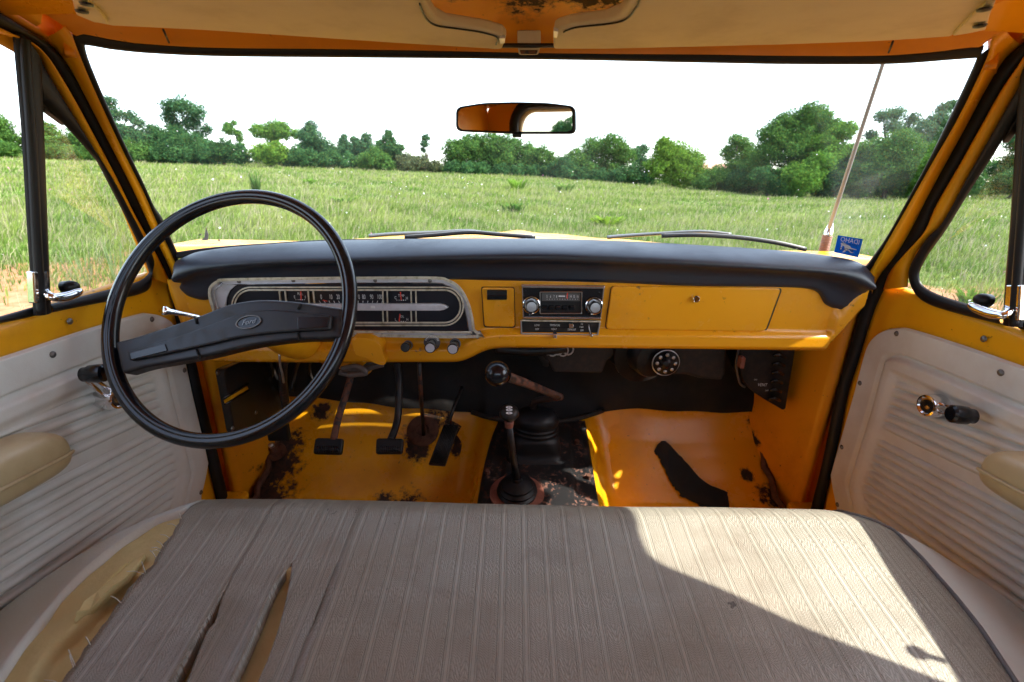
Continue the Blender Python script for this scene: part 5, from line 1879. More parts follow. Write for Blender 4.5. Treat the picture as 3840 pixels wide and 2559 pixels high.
# ---------------------------------------------------------------- under the dashboard
def under_dash():
    Y = 1.06
    hb = prism('heater_box', [PY(p, Y) for p in ((1228, 770), (1236, 812), (1262, 835), (1272, 857), (1384, 859), (1394, 832), (1425, 808), (1480, 770))], arr(0, .10, .01), 'heater_box', T, bevel=.006, label='grey black heater plenum under the dash')
    prism('bracket', [PY(p, Y - .02) for p in ((1226, 800), (1240, 800), (1262, 838), (1258, 845), (1248, 842))], arr(0, .02, 0), 'black_metal', hb, bevel=.002)
    P = [PY(p, Y - .03) for p in ((1140, 800), (1190, 806), (1250, 806), (1300, 800))]
    tube('hose', crom(P, 6), .012, 'black_metal', hb, n=10)
    for k in range(5):
        q = PY((1258 + 12 * k, 803 + (k % 2) * 3), Y - .035)
        tube('hose_clip', [q + arr(.012 * math.cos(t), 0, .014 * math.sin(t)) for t in np.linspace(0, 2 * math.pi, 14)[:-1]], .002, 'brushed', hb, n=5, closed=True)
    # blower
    c_ = PY((1528, 832), 1.00)
    bl = lathe('blower_motor', [(.075, .12), (.075, .06), (.082, .055), (.082, .048), (.052, .045), (.050, .012), (.046, .004), (.033, 0), (.001, 0)], c_ + arr(-.02, .01, 0), (-.25, 1, .05), 'black_metal', T, n=36, label='round black blower motor under the dash')
    V, Fc = lathe_geo([(.0315, -.004), (.0305, -.008), (.012, -.010), (.011, -.016), (.006, -.018), (.0005, -.019)], c_, (.12, 1, .0), 30)
    mk('motor_cap', V, Fc, 'black_metal', bl)
    g = []
    for k in range(8):
        t = k * math.pi / 4
        g.append(lathe_geo([(.0045, 0), (.004, .003), (.0005, .003)], c_ + arr(.021 * math.cos(t), -.009, .021 * math.sin(t)), (0, -1, 0), 10))
    mk('rivet_ring', *join_geo(g), 'brushed', bl)
    tube('cap_rim', [c_ + arr(.0315 * math.cos(t), -.006, .0315 * math.sin(t)) for t in np.linspace(0, 2 * math.pi, 31)[:-1]], .0014, 'brushed', bl, n=6, closed=True)
    prism('blower_housing', [PY(p, 1.08) for p in ((1420, 780), (1440, 850), (1480, 862), (1580, 863), (1612, 872), (1660, 876), (1668, 860), (1672, 780))], arr(0, .10, 0), 'heater_box', T, bevel=.008, label='dark blower housing on the passenger side')
    # passenger side vent box with louvres
    vb = prism('vent_box', [PY(p, 1.04) for p in ((1700, 780), (1702, 860), (1712, 885), (1735, 905), (1755, 918), (1800, 944), (1806, 940), (1832, 780))], arr(.02, .12, 0), 'black_metal', T, bevel=.004, label='black fresh air vent box marked VENT')
    V, Fc = letter_geo('VENT', PY((1752, 885), 1.037), (1, 0, -.02), (0, 0, 1), .012, .8)
    mk('lettering', V, Fc, 'white_print', vb, smooth=False)
    g = [letter_geo('ON', PY((1736, 873), 1.037), (1, 0, -.02), (0, 0, 1), .006, .8), letter_geo('OFF', PY((1762, 898), 1.037), (1, 0, -.02), (0, 0, 1), .006, .8)]
    mk('lettering', *join_geo(g), 'white_print', vb, smooth=False)
    for k in range(6):
        y = 818 + k * 20
        tube('louvre', crom([PY((1778 - k * 2, y), 1.032), PY((1790 - k * 2, y - 3), 1.026), PY((1804 - k * 2.5, y + 3), 1.032)], 4), .0045, 'wheel_plastic', vb, n=7)
    tube('vent_cable', crom([PY((1698, 800), 1.05), PY((1692, 840), 1.05), PY((1700, 880), 1.06), PY((1712, 890), 1.06)], 5), .003, 'wire', vb, n=6)
    box('foam_block', PY((1703, 832), 1.03), .010, .02, .028, 'rosy_rust', vb)
    # driver side vent panel
    kx = CX - .70
    lp = prism('kick_vent', [PX(p, kx + .02) for p in roundpoly([(492, 848), (560, 822), (640, 830), (642, 935), (540, 998), (520, 996)], 8, 3)], arr(.02, 0, 0), 'black_metal', T, bevel=.003, label='black vent cover on the driver side kick panel')
    prism('slot', [PX(p, kx + .0415) for p in ((515, 920), (568, 888), (571, 894), (517, 927))], arr(-.001, 0, 0), 'paint', lp, bevel=0)
    tube('slot_rim', [PX(p, kx + .043) for p in ((514, 915), (570, 882))], .002, 'wheel_plastic', lp, n=6)
    tube('slot_rim', [PX(p, kx + .043) for p in ((516, 930), (572, 897))], .002, 'wheel_plastic', lp, n=6)
    for p in ((500, 857), (534, 985), (588, 948), (625, 846)):
        lathe('screw_head', [(.0005, .003), (.0045, .002), (.006, 0)], PX(p, kx + .04), (1, 0, 0), 'screw', lp, n=10)
    # parking brake lever and linkage beside it
    pb = tube('parking_brake_lever', crom([PY((652, 815), .92), PY((650, 880), .94), PY((656, 940), .96), PY((648, 1000), .97)], 6), [.010] * 19, 'rusty_black', T, n=8, label='parking brake lever hanging on the far left')
    box('brake_pad', PY((640, 990), .95), .05, .02, .05, 'rubber', pb, bevel=.005)
    tube('key_chain', crom([PY((642, 815), .86), PY((644, 840), .865), PY((649, 860), .87), PY((652, 880), .875)], 4), .0022, 'brushed', pb, n=6)
    dm = FL((633, 1040))
    ds = lathe('dimmer_switch', [(.03, 0), (.028, .008), (.012, .012), (.011, .026), (.008, .03), (.001, .031)], dm, (0, -.4, 1), 'rust_metal', T, n=20, label='rusty foot dimmer switch on the floor')
    lathe('button', [(.008, .028), (.0078, .038), (.004, .041), (.0005, .042)], dm, (0, -.4, 1), 'brushed', ds, n=14)
    # wiring loom under the column
    for k, pts in enumerate((((785, 848), (820, 842), (840, 858), (800, 862)), ((780, 856), (815, 862), (850, 846), (880, 838)), ((795, 852), (830, 850), (850, 835), (870, 830)))):
        tube('wiring', crom([PY(p, .90 + .02 * k) for p in pts], 6), .006, 'wire', T, n=8, label='grey wiring loom under the steering column' if k == 0 else None)
    for k in range(7):
        x0 = 560 + k * 26
        tube('cable', crom([PY((x0, 820), 1.06), PY((x0 + 14 * math.sin(k), 858), 1.08 + .01 * k), PY((x0 + 25 * math.cos(k * 2), 900), 1.12)], 5), .004 + .001 * (k % 3), 'black_metal', T, n=6)


under_dash()


# ---------------------------------------------------------------- pedals
def pedals():
    def pedal(name, pad, arm, lab, armmat, y0, y1):
        a = tube(name, crom([PY(p, y) for p, y in zip(arm, np.linspace(y0, y1, len(arm)))], 6), .0085, armmat, T, n=10, flat=.8, label=lab)
        pc = np.mean(pad, 0)
        o = PY(pc, y1 - .012)
        n = arr(0, -.80, .60)
        P = [PP(p, o, n) for p in roundpoly(pad, 7, 4)]
        pp = prism('pad', P, -n * .014, 'rubber', a, bevel=.004, seg=3)
        x0, x1 = pad[3][0] + 6, pad[2][0] - 6
        yb, yt = pad[2][1] - 5, (pad[0][1] * .6 + pad[3][1] * .4) + 2
        for k in range(11):
            x = x0 + (x1 - x0) * k / 10
            tube('tread_rib', [PP((x, yt + (2 if 0 < k < 10 else 6)), o + n * .0015, n), PP((x, yb), o + n * .0015, n)], .0024, 'spoke_plastic', a, n=6)
        return a

    pedal('clutch_pedal', [(724, 1006), (788, 1008), (783, 1046), (718, 1044)], [(806, 866), (795, 905), (778, 960), (766, 1012)], 'clutch pedal with a ribbed black pad and rusty arm', 'rusty_rod', 1.02, .90)
    pedal('brake_pedal', [(864, 1007), (926, 1008), (924, 1044), (862, 1044)], [(912, 838), (917, 880), (915, 950), (908, 985), (898, 1010)], 'brake pedal with a ribbed black pad and black arm', 'black_metal', 1.02, .90)
    # accelerator
    a = tube('accelerator_pedal', [PY((1062, 890), 1.14), PY((1045, 930), 1.09), PY((1030, 975), 1.05)], .005, 'black_metal', T, n=8, label='long ribbed black accelerator pedal')
    poly = [(1020, 975), (1054, 977), (1022, 1071), (984, 1068)]
    o, n = PY((1020, 1022), 1.02), arr(0, -.72, .69)
    prism('pad', [PP(p, o, n) for p in roundpoly(poly, 3, 3)], -n * .012, 'rubber', a, bevel=.002)
    for k in range(9):
        s = (k + .7) / 9.4
        t0 = np.array(poly[0]) * (1 - s) + np.array(poly[1]) * s
        t1 = np.array(poly[3]) * (1 - s) + np.array(poly[2]) * s
        tube('tread_rib', [PP(t0 * .97 + t1 * .03, o + n * .001, n), PP(t0 * .04 + t1 * .96, o + n * .0012, n)], .0021, 'spoke_plastic', a, n=6)
    # rod through the toe board with its rusty flange
    f = FL((972, 990), .006)
    fl = lathe('column_flange', [(.046, 0), (.046, .004), (.040, .007), (.018, .007), (.016, .002), (.001, .001)], f, (0, -.72, .69), 'rust_metal', T, n=32, label='rusty round flange where a rod passes the toe board')
    tube('rod', [PY((963, 835), 1.03), PY((968, 920), 1.06), FL((974, 1000), .004)], .0055, 'rusty_rod', fl, n=8)


pedals()


# ---------------------------------------------------------------- steering
WC = arr(-.4595, .7057, -.2088)
_el, _az = math.radians(31.95), math.radians(-7.07)
WN = arr(math.sin(_az) * math.cos(_el), -math.cos(_az) * math.cos(_el), math.sin(_el))
WE1 = np.cross(arr(0, 0, 1), WN)
WE1 /= np.linalg.norm(WE1)
WE2 = np.cross(WN, WE1)


def WP(p, off=0.0):
    return PP(p, WC + WN * off, WN)


def steering():
    n = 120
    V, Fc = [], []
    # moulded rim section with a shallow groove round the face
    sec = [(-.0135, -.002), (-.0125, .005), (-.009, .0098), (-.005, .0108), (-.0035, .0096), (-.002, .0112), (.003, .0118), (.009, .0100), (.0128, .005), (.0135, 0), (.012, -.007), (.006, -.0115), (0, -.0125), (-.008, -.0105), (-.012, -.007)]
    R0 = .2045
    sec = [(a_ * .86, b_ * .86) for a_, b_ in sec]
    rows = []
    for k in range(n):
        t = 2 * math.pi * k / n
        d = WE1 * math.cos(t) + WE2 * math.sin(t)
        rows.append([WC + d * (R0 + a) + WN * b_ for a, b_ in sec])
    sw = loft('steering_wheel', rows, 'wheel_plastic', T, close_c=True, close_r=True, label='large thin black two spoke steering wheel')
    top = [(262, 786), (300, 777), (360, 758), (420, 738), (470, 720), (515, 702), (560, 692), (610, 688), (680, 693), (735, 701), (785, 708)]
    bot = [(785, 777), (735, 779), (690, 780), (640, 785), (590, 792), (540, 802), (500, 812), (455, 822), (390, 834), (330, 845), (280, 860)]
    o1 = [np.array(p, float) for p in crom(top, 3)] + [np.array(p, float) for p in crom(bot, 3)]
    A = [WP(p, .012) for p in o1]
    prism('spoke', A, -WN * .026, 'spoke_plastic', sw, bevel=.010, seg=4)
    ti = [(292, 806), (330, 796), (390, 778), (450, 757), (500, 738), (545, 723), (590, 713), (640, 712), (700, 718), (760, 724)]
    bi = [(757, 757), (700, 760), (640, 764), (590, 769), (540, 777), (490, 789), (440, 800), (380, 813), (330, 823), (296, 829)]
    o2 = [np.array(p, float) for p in crom(ti, 3)] + [np.array(p, float) for p in crom(bi, 3)]
    prism('horn_pad', [WP(p, .019) for p in o2], -WN * .010, 'spoke_plastic', sw, bevel=.003, seg=2)
    for poly in ([(298, 812), (378, 790), (384, 806), (302, 826)], [(684, 728), (755, 729), (752, 752), (684, 756)]):
        prism('grip_inlay', [WP(p, .0205) for p in roundpoly(poly, 3, 3)], -WN * .003, 'wheel_plastic', sw, bevel=.0012)
    for a, b_ in (((447, 727), (452, 744)), ((451, 803), (460, 826)), ((690, 698), (684, 711)), ((683, 764), (688, 784))):
        tube('casing_joint', [WP(a, .0135), WP(b_, .0135)], .0016, 'void_black', sw, n=6)
    c_ = np.array((571, 740.5))
    ctr = WP(c_, .0205)
    sx = (WP((599, 736), .0205) - WP((543, 745), .0205))
    a_ = np.linalg.norm(sx) / 2
    ex = sx / (2 * a_)
    ey = np.cross(WN, ex)
    b2 = a_ * .50
    tube('emblem_ring', [ctr + ex * a_ * math.cos(t) + ey * b2 * math.sin(t) for t in np.linspace(0, 2 * math.pi, 41)[:-1]], .0010, 'screw', sw, n=6, closed=True)
    Vb = [ctr - WN * .0009 + ex * a_ * math.cos(t) + ey * b2 * math.sin(t) for t in np.linspace(0, 2 * math.pi, 41)[:-1]]
    mk('emblem_ground', Vb, [tuple(range(40))], 'wheel_plastic', sw, smooth=False)
    V, Fc = letter_geo('Ford', ctr + WN * .0006, ex, ey, b2 * 1.15, 1.0, .35)
    mk('emblem_script', V, Fc, 'screw', sw, smooth=False)
    # hub and column
    col = lathe('steering_column', [(.016, .0), (.020, .03), (.026, .06), (.034, .10), (.040, .14), (.040, .19), (.030, .21), (.028, .50)], WC - WN * .025, -WN, 'paint', T, n=32, label='orange steering column running down to the toe board')
    lathe('hub', [(.014, -.008), (.018, 0), (.018, .02), (.016, .028)], WC - WN * .016, -WN, 'spoke_plastic', sw, n=32)
    # torn sheet metal collar right of the column
    P = [(808, 780), (830, 777), (856, 781), (876, 797), (879, 812), (886, 833), (880, 840), (862, 836), (840, 824), (820, 818), (814, 812)]
    prism('column_collar', [PY(p, .868) for p in crom([np.array(p, float) for p in P], 3, closed=True)], arr(0, .035, .004), 'paint_dash', col, bevel=.004, seg=3)
        # indicator stalk
    P = [PY((460, 730), .74), PY((420, 722), .72), PY((374, 714), .70)]
    st = tube('turn_signal_lever', crom(P, 5), list(np.interp(np.linspace(0, 1, 11), [0, .5, .8, .95, 1], [.0035, .0035, .005, .0085, .007])), 'chrome', T, n=14, label='chrome turn signal stalk with a flared tip')


steering()


# ---------------------------------------------------------------- levers on the tunnel
def levers():
    g0 = TU((1232, 1062), .02)
    ax = arr(-.02, -.10, 1)
    # square rubber boot
    bt = TU((1232, 1060), .016)
    bt = arr(bt[0], bt[1] + .045, ztun(bt[1]) + .014)
    rows = []
    for zz, hw, e in ((0, .066, .35), (.006, .066, .35), (.007, .058, .35), (.030, .055, .4), (.052, .051, .55), (.060, .050, .8), (.063, .045, 1), (.068, .051, 1), (.073, .050, 1), (.075, .044, 1), (.080, .050, 1), (.085, .049, 1), (.087, .044, 1), (.092, .050, 1), (.105, .050, 1), (.118, .043, 1), (.124, .032, 1), (.127, .012, 1)):
        r = []
        for k in range(40):
            t = 2 * math.pi * k / 40
            c_, s_ = math.cos(t), math.sin(t)
            r.append(bt + arr(math.copysign(abs(c_) ** e, c_) * hw * 1.14, math.copysign(abs(s_) ** e, s_) * hw * .95, zz) + ax * arr(zz, zz, 0))
        rows.append(r)
    lv = loft('gear_lever', rows, 'rubber', T, close_c=True, label='bent rusty gear lever with a black ball knob and ribbed boot', cap=True)
    topb = bt + arr(0, 0, .125)
    yb = topb[1]
    P = [topb - arr(0, 0, .02), PY((1227, 965), yb), PY((1226, 935), yb - .004), PY((1232, 922), yb - .012), PY((1262, 916), yb - .03), PY((1283, 913), yb - .06), PY((1283, 911), yb - .075)]
    tube('lower_rod', crom(P, 5), .0080, 'rusty_rod', lv, n=12)
    P = [PY((1289, 913), yb - .062), PY((1250, 898), .90), PY((1205, 880), .83), PY((1160, 864), .77)]
    tube('upper_rod', crom(P, 5), list(np.linspace(.0078, .0095, 16)), 'rusty_rod', lv, n=12)
    b_ = PY((1143, 859), .755)
    rb = 29.5 * (np.dot(b_, CF)) / FPX
    dv = arr(.75, .45, -.35)
    lathe('ball_knob', [(.0005, -rb)] + [(rb * math.sin(t), -rb * math.cos(t)) for t in np.linspace(.12, 2.65, 20)] + [(.013, rb * .93)], b_, dv, 'wheel_plastic', lv, n=32, deg=60)
    for p in ((1350, 1062), (1304, 1060)):
        pass
    # transfer lever
    f = TU((1188, 1135), .018)
    tl = lathe('transfer_lever', [(.062, 0), (.062, .003), (.045, .004)], f, (0, -.10, 1), 'rosy_rust', T, n=36, label='short four wheel drive lever with a round marked knob')
    lathe('boot', [(.044, .003), (.046, .010), (.041, .014), (.043, .020), (.036, .025), (.036, .030), (.026, .036), (.012, .040), (.010, .046), (.0005, .046)], f, (-.02, -.10, 1), 'rubber', tl, n=32)
    top = PY((1170, 975), f[1] - .035)
    tube('rod', [f + arr(0, 0, .035), f * .5 + top * .5 + arr(0, .004, 0), top], .0075, 'black_metal', tl, n=10)
    kc = PY((1170, 950), f[1] - .04)
    dep = np.dot(kc, CF) / FPX
    up = (kc - top) / np.linalg.norm(kc - top)
    r = 23 * dep
    lathe('knob', [(.008, -r * 1.0), (.010, -r * .75), (r * .55, -r * .62), (r * .85, -r * .30), (r, .0), (r * .93, r * .32), (r * .65, r * .58), (r * .3, r * .68), (.0005, r * .70)], kc, up + arr(0, -.25, 0), 'black_metal', tl, n=30, deg=70)
    lathe('ferrule', [(.0085, 0), (.0095, .012), (.008, .014)], top - up * .006, up, 'rosy_rust', tl, n=12)
    L, D_ = [], []
    nrm = -kc / np.linalg.norm(kc)
    for t, py in (('4H', 937), ('N', 943), ('4L', 950)):
        o = PY((1170, py - .5), kc[1]) + nrm * r * .93
        for sx in (-4.5, 4.5):
            pass
        e1, e2 = arr(1, 0, 0), np.cross(arr(1, 0, 0), -nrm)
        e2 = e2 if e2[2] > 0 else -e2
        D_.append(([o + e1 * 7.5 * dep * math.cos(q) + e2 * 2.7 * dep * math.sin(q) for q in np.linspace(0, 2 * math.pi, 17)[:-1]], [tuple(range(16))]))
        L.append(letter_geo(t, o + nrm * .0004, e1, e2, 5.5 * dep, 1.2))
    mk('shift_pattern', *join_geo(D_), 'white_print', tl, smooth=False)
    mk('shift_lettering', *join_geo(L), 'black_print', tl, smooth=False)


levers()

# black patch of missing paint on the passenger floor
PATCH = [(1503, 1038), (1510, 1024), (1518, 1015), (1526, 1013), (1536, 1020), (1548, 1032), (1566, 1052), (1586, 1074), (1606, 1096), (1625, 1112), (1650, 1123), (1671, 1131), (1674, 1150), (1676, 1180), (1640, 1172), (1622, 1166), (1600, 1158), (1578, 1146), (1562, 1140), (1558, 1128), (1545, 1118), (1538, 1102), (1528, 1080), (1518, 1062), (1512, 1048), (1506, 1046)]
rngp = random.Random(3)
PT = []
for k, p in enumerate(PATCH):
    q = PATCH[(k + 1) % len(PATCH)]
    for t in (0, .33, .66):
        j = 2.6 if k > 12 else .9
        PT.append(FL((p[0] * (1 - t) + q[0] * t + rngp.uniform(-j, j), p[1] * (1 - t) + q[1] * t + rngp.uniform(-j, j)), .004))
mk('tar_patch', PT, [tuple(range(len(PT)))], 'firewall_mat', T, smooth=False, label='jagged black bare patch on the passenger floor', solid=.001)


# ---------------------------------------------------------------- bench seat
YC0, ZS, RS = .582, -.500, .07


def seat_drop(a):
    return .052 * (max(0, abs(a) - .5) / .2) ** 2


def seat_yc(a):
    return YC0 - .07 * (max(0, abs(a) - .48) / .22) ** 2


def seat_pt(a, b_, lift=0.0):
    """a across, b from the back (0 at y=.02) forward and down over the front edge"""
    yc = seat_yc(a)
    y0 = .02
    L1 = yc - y0
    dz = -seat_drop(a)
    wav = .0040 * math.sin(a * 9 + 1) * math.sin(b_ * 8) + .0016 * math.sin(a * 23 + 5 * math.sin(b_ * 6)) * math.sin(b_ * 17 + a * 4)
    if b_ <= L1:
        y = y0 + b_
        return arr(CX + a, y, ZS + .15 * (y - YC0) + dz + lift + wav)
    ph = min((b_ - L1) / RS, math.radians(100))
    zt = ZS + .15 * (yc - YC0) + dz
    rr = RS + lift
    y, z = yc + rr * math.sin(ph), zt - RS + rr * math.cos(ph)
    rest = b_ - L1 - RS * math.radians(100)
    if rest > 0:
        z -= rest
        y -= rest * .17
    return arr(CX + a, y, z + wav * max(0, 1 - ph))


def seat_ab(p):
    """photo point -> seat coordinates on its top"""
    q = hit(p, lambda q: q[2] - (ZS + .15 * (q[1] - YC0) - seat_drop(q[0] - CX)), .3, .95)
    return q[0] - CX, q[1] - .02


BMAX = .56 + RS * 1.75 + .18


def seat_sheet(name, left, right, mat, parent, n=26, lift=0.0, lipl=True, lipr=True, bs=None, curl=lambda b_: (0, 0), label=None):
    bs = bs if bs is not None else list(np.linspace(0, .50, 60)) + list(np.linspace(.505, .70, 44)) + list(np.linspace(.71, BMAX, 6))
    rows, uv = [], []
    for b_ in bs:
        al, ar_ = left(b_), right(b_)
        row = []
        if lipl:
            row.append(seat_pt(al - .002, b_, lift - .014))
            uv.append((al, b_))
        for k in range(n):
            t = k / (n - 1)
            a = al + (ar_ - al) * t
            c0, c1 = curl(b_)
            wl = c0 * math.exp(-(a - al) / .012) + c1 * math.exp(-(ar_ - a) / .012)
            row.append(seat_pt(a, b_, lift + wl))
            uv.append((a, b_))
        if lipr:
            row.append(seat_pt(ar_ + .002, b_, lift - .014))
            uv.append((ar_, b_))
        rows.append(row)
    return rows, uv


def curve_ab(P, ext=True):
    ab = sorted([seat_ab(p) for p in P], key=lambda q: q[1])
    bs = np.array([q[1] for q in ab])
    as_ = np.array([q[0] for q in ab])

    def f(b_):
        return float(np.interp(b_, bs, as_))
    f.bmin, f.bmax, f.a_end = bs[0], bs[-1], as_[-1]
    return f


def seat():
    S = bpy.data.objects.new('bench_seat', None)
    COL.objects.link(S)
    S.parent = T
    S.location = (-TRUCK_AT[0], -TRUCK_AT[1], H)
    S['label'] = 'wide worn bench seat in taupe woven vinyl, torn on the driver side'
    torn = curve_ab([(433, 1172), (416, 1193), (400, 1230), (369, 1270), (349, 1307), (302, 1354), (279, 1391), (242, 1445), (201, 1502), (151, 1568), (90, 1660)])
    bol = curve_ab([(425, 1172), (369, 1190), (322, 1216), (255, 1263), (195, 1314), (141, 1371), (101, 1421), (50, 1488), (0, 1562), (-40, 1640)])
    pip = curve_ab([(1950, 1176), (1985, 1186), (2050, 1222), (2120, 1290), (2185, 1368), (2250, 1450), (2330, 1568), (2370, 1640)])
    t2l = [(530, 1341), (504, 1388), (470, 1441), (433, 1512), (401, 1568), (360, 1640)]
    t2r = [(530, 1341), (510, 1390), (498, 1436), (478, 1458), (456, 1512), (434, 1568), (402, 1640)]
    t3l = [(673, 1300), (647, 1330), (632, 1354), (615, 1391), (595, 1438), (566, 1505), (534, 1568), (495, 1640)]
    t3r = [(673, 1300), (669, 1334), (661, 1378), (651, 1421), (640, 1461), (618, 1525), (598, 1568), (570, 1640)]
    t4l = [(771, 1310), (754, 1352), (737, 1394), (716, 1451), (705, 1475), (670, 1568), (640, 1640)]
    t4r = [(771, 1310), (756, 1353), (741.5, 1396), (721, 1452), (705, 1476), (670, 1568), (640, 1640)]

    def tear(Lp, side):
        f = curve_ab(Lp)

        def g(b_):
            if b_ >= f.bmax:
                a = f.a_end
                return a - (side * .0015)
            return f(b_)
        g.tip = f.bmax
        return g

    jag = lambda f, amp: (lambda b_: f(b_) + amp * (math.sin(b_ * 260) + .7 * math.sin(b_ * 611 + 1) + .5 * math.sin(b_ * 97)) * .33)
    tornj = jag(torn, .0035)
    spans = [(tornj, tear(t2l, -1), (.002, .003)), (tear(t2r, 1), tear(t3l, -1), (.003, .0025)), (tear(t3r, 1), tear(t4l, -1), (.003, .003)), (tear(t4r, 1), lambda b_: pip(b_) - .0015, (.003, 0))]
    V, Fc, UV = [], [], []
    for lf, rt, cu in spans:
        wide = rt(.3) - lf(.3)
        k0, k1 = getattr(lf, 'tip', 9), getattr(rt, 'tip', 9)
        rows, uv = seat_sheet('', lf, rt, None, None, n=max(16, int(wide / .012)), lift=.004 + (.0004 if cu == (.003, .0025) else 0), curl=lambda b_: (cu[0] * min(1, max(0, (k0 - b_) / .06)), cu[1] * min(1, max(0, (k1 - b_) / .06))))
        o = len(V)
        c = len(rows[0])
        V += [q for r in rows for q in r]
        UV += uv
        Fc += grid_faces(len(rows), c, off=o)
    mk('seat_cover', V, Fc, 'seat_weave', S, uv=UV, label='taupe vinyl seat cover with woven stripes and long splits')
    TEARS = [(spans[0][1], spans[1][0]), (spans[1][1], spans[2][0])]
    # foam
    rows = []
    bs = list(np.linspace(0, .52, 90)) + list(np.linspace(.53, BMAX - .02, 20))
    for b_ in bs:
        row = []
        for a in np.concatenate([np.linspace(-.72, -.18, 130), np.linspace(-.16, .72, 30)]):
            e = -.006
            # ragged ledge where the top skin of the foam has torn away
            led = torn(b_) * .52 + bol(b_) * .48 + .010 * math.sin(b_ * 31) + .004 * math.sin(b_ * 83)
            if b_ < .46:
                t = min(1, max(0, (a - led) / .010))
                e -= .016 * t * t * (3 - 2 * t)
            e += .0025 * math.sin(a * 70 + 3 * math.sin(b_ * 23)) * math.sin(b_ * 41 + a * 20)
            if torn(b_) < a:
                e -= .004
            for f0, f1 in TEARS:
                if f0(b_) - .01 < a < f1(b_) + .01 and b_ < f0.tip:
                    e += .0115
            row.append(seat_pt(a, b_, e))
        rows.append(row)
    loft('seat_foam', rows, 'foam', S, label='yellowed foam showing through the torn seat')
    for nm, lf, rt, lab in (('bolster', lambda b_: -.742, lambda b_: bol(b_), 'cream vinyl side of the seat by the driver door'), ('bolster', lambda b_: pip(b_) + .0015, lambda b_: .742, 'cream vinyl side of the seat by the passenger door')):
        rows, uv = seat_sheet(nm, lf, rt, None, None, n=18, lift=.003, lipl=True, lipr=True, curl=((lambda b_: (0, .004)) if rt(.3) < 0 else (lambda b_: (0, 0))))
        sd = 1 if rt(.3) > 0 else -1
        for r in rows:
            k = -1 if sd > 0 else 0
            r[k] = r[-2 if sd > 0 else 1] + arr(0, 0, -.26)
        loft(nm, rows, 'bolster_vinyl', S, label=lab)
    P = [seat_pt(pip(b_), b_, .0045) for b_ in np.linspace(.02, .70, 80)]
    tube('piping', P, .0032, 'grey_card', S, n=8)
    P = [seat_pt(a, .02 - .02 + seat_yc(a) + .088, .003) for a in np.linspace(-.55, .55, 60)]
    tube('front_piping', P, .0026, 'bolster_vinyl', S, n=8)
    # loose strip of piping at the left front corner
    P = [PY(p, y) for p, y in (((402, 1172), .635), ((416, 1166), .638), ((440, 1159), .64), ((466, 1159), .645), ((468, 1152), .645))]
    tube('loose_piping', crom(P, 5), .0024, 'bolster_vinyl', S, n=7)
    P = [seat_ab(p) for p in ((170, 1430), (182, 1418), (205, 1398), (232, 1378), (262, 1352), (290, 1328), (318, 1300), (334, 1278), (328, 1268), (310, 1284), (280, 1312), (250, 1338), (222, 1362), (195, 1388), (174, 1414))]
    fl_ = [seat_pt(a, b_, .004 + .004 * math.sin(k * 2.1)) for k, (a, b_) in enumerate(P)]
    prism('foam_flap', fl_, arr(0, 0, -.010), 'foam', S, bevel=.002)
    rt_ = random.Random(5)
    for k in range(16):
        b_ = rt_.uniform(.28, .56)
        a = tornj(b_)
        q0 = seat_pt(a + .002, b_, .005)
        q1 = q0 + arr(rt_.uniform(-.018, -.006), rt_.uniform(-.006, .012), rt_.uniform(.002, .012))
        tube('loose_thread', [q0, q0 * .5 + q1 * .5 + arr(0, 0, .003), q1], .0005, 'bolster_vinyl', S, n=4)
    # back rest
    rows = []
    for s, dy, z in ((0, .03, -.56), (.1, .02, -.40), (.5, -.03, -.25), (.8, -.06, -.15), (.95, -.085, -.125), (1, -.12, -.12), (1.05, -.17, -.14), (1.1, -.22, -.3), (1.2, -.22, -.56)):
        rows.append([arr(CX + a, dy - .03, z) for a in np.linspace(-.68, .68, 30)])
    uvb = [(a, s * .3) for s in range(9) for a in np.linspace(-.68, .68, 30)]
    loft('backrest', rows, 'seat_weave', S, uv=uvb, sub=1)
    box('seat_base', (CX, .28, -.70), 1.3, .50, .22, 'void_black', S)


seat()


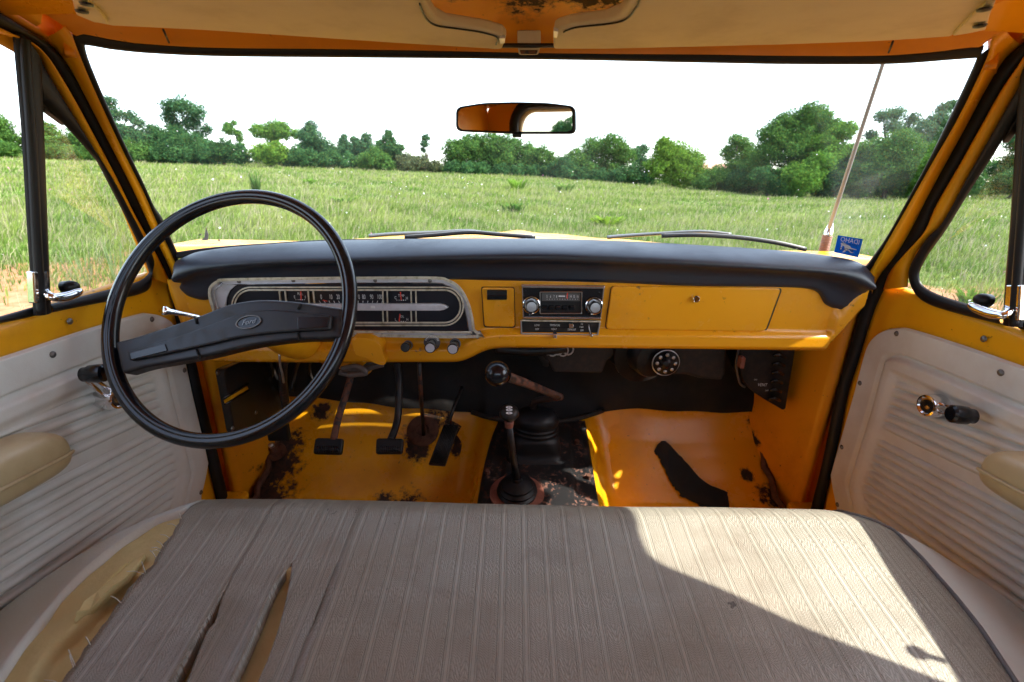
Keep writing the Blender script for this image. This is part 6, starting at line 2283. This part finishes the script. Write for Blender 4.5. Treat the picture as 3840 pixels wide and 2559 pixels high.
# ---------------------------------------------------------------- outside: hood, wipers, aerial
def front():
    rows = []
    for y in np.linspace(1.10, 2.7, 26):
        r = []
        t = (y - 1.10) / 1.6
        for x in np.linspace(-.92, .92, 60):
            z = -.148 + .016 * math.sin(min(1, t * 8) * math.pi / 2) - .098 * (y - 1.1) - .10 * abs(x / .92) ** 4
            z += .016 * math.exp(-(x / .07) ** 2) * min(1, t * 5)
            z -= .03 * math.exp(-((abs(x) - .45) / .16) ** 2) * .5
            r.append(arr(CX + x, y, z))
        rows.append(r)
    loft('hood', rows, 'paint_plain', T, label='yellow hood with a raised centre rib beyond the windscreen', solid=.01)
    for sd in (-1, 1):
        rows = []
        for y in np.linspace(1.10, 2.75, 10):
            rows.append([arr(CX + sd * (.90 + .10 * math.sin(math.pi / 2 * min(1, s * 2))), y, -.255 - .105 * (y - 1.1) - .62 * s) for s in np.linspace(0, 1, 8)])
        loft('fender', rows, 'paint_plain', T, solid=.006, label='yellow front fender on the ' + ('passenger' if sd > 0 else 'driver') + ' side')
    # cowl panel below the glass
    rows = []
    for x in np.linspace(-.80, .80, 30):
        ye = yws(CX + x * .9, -.15)
        rows.append([arr(CX + x, ye + .012, -.165), arr(CX + x, ye + .05, -.150), arr(CX + x, 1.14, -.152), arr(CX + x, 1.16, -.19)])
    loft('cowl', rows, 'paint_plain', T, label='yellow cowl panel at the base of the windscreen')

    def wiper(arm, blade, lab):
        w = tube('wiper', crom([WS(p, -.035) for p in arm], 6), list(np.linspace(.0065, .004, 6 * (len(arm) - 1) + 1)), 'wiper_silver', T, n=8, flat=.7, label=lab)
        tube('blade', crom([WS(p, -.022) for p in blade], 6), .0045, 'rubber', w, n=6)
        tube('blade_spine', crom([WS((p[0], p[1] - 3), -.026) for p in blade], 6), .0028, 'wiper_silver', w, n=6)

    wiper([(848, 543), (905, 538), (1000, 534), (1070, 530), (1105, 533)], [(930, 546), (1000, 541), (1080, 535), (1150, 540), (1230, 546)], 'silver wiper parked in front of the driver')
    wiper([(1395, 546), (1440, 542), (1530, 536), (1610, 532), (1680, 538)], [(1520, 543), (1600, 541), (1690, 546), (1780, 558), (1852, 574)], 'silver wiper parked in front of the passenger')
    b_, m_, t_ = PY((1889, 592), 1.16), PY((1902, 540), 1.155), PY((2031, 140), 1.06)
    c2 = PY((1907, 520), 1.15)
    an = tube('radio_aerial', [m_, c2, t_ * .5 + c2 * .5, t_, t_ + (t_ - c2) * .35], [.0050, .0048, .0044, .0040, .0038], 'wiper_silver', T, n=8, label='chrome radio aerial on a copper spring base')
    d = (m_ - b_) / np.linalg.norm(m_ - b_)
    tube('spring_core', [b_ - d * .03, m_], .0085, 'copper_coil', an, n=12)
    P = []
    u, v = frame_of(d)
    L_ = np.linalg.norm(m_ - b_)
    for k in range(14 * 12):
        t = 2 * math.pi * k / 12
        P.append(b_ + d * L_ * k / (14 * 12) + (u * math.cos(t) + v * math.sin(t)) * .0092)
    tube('spring', P, .0026, 'copper_coil', an, n=6)
    lathe('ferrule', [(.011, 0), (.0105, .006), (.005, .028), (.0035, .030)], m_, d + arr(.05, 0, .2), 'chrome', an, n=16)


front()
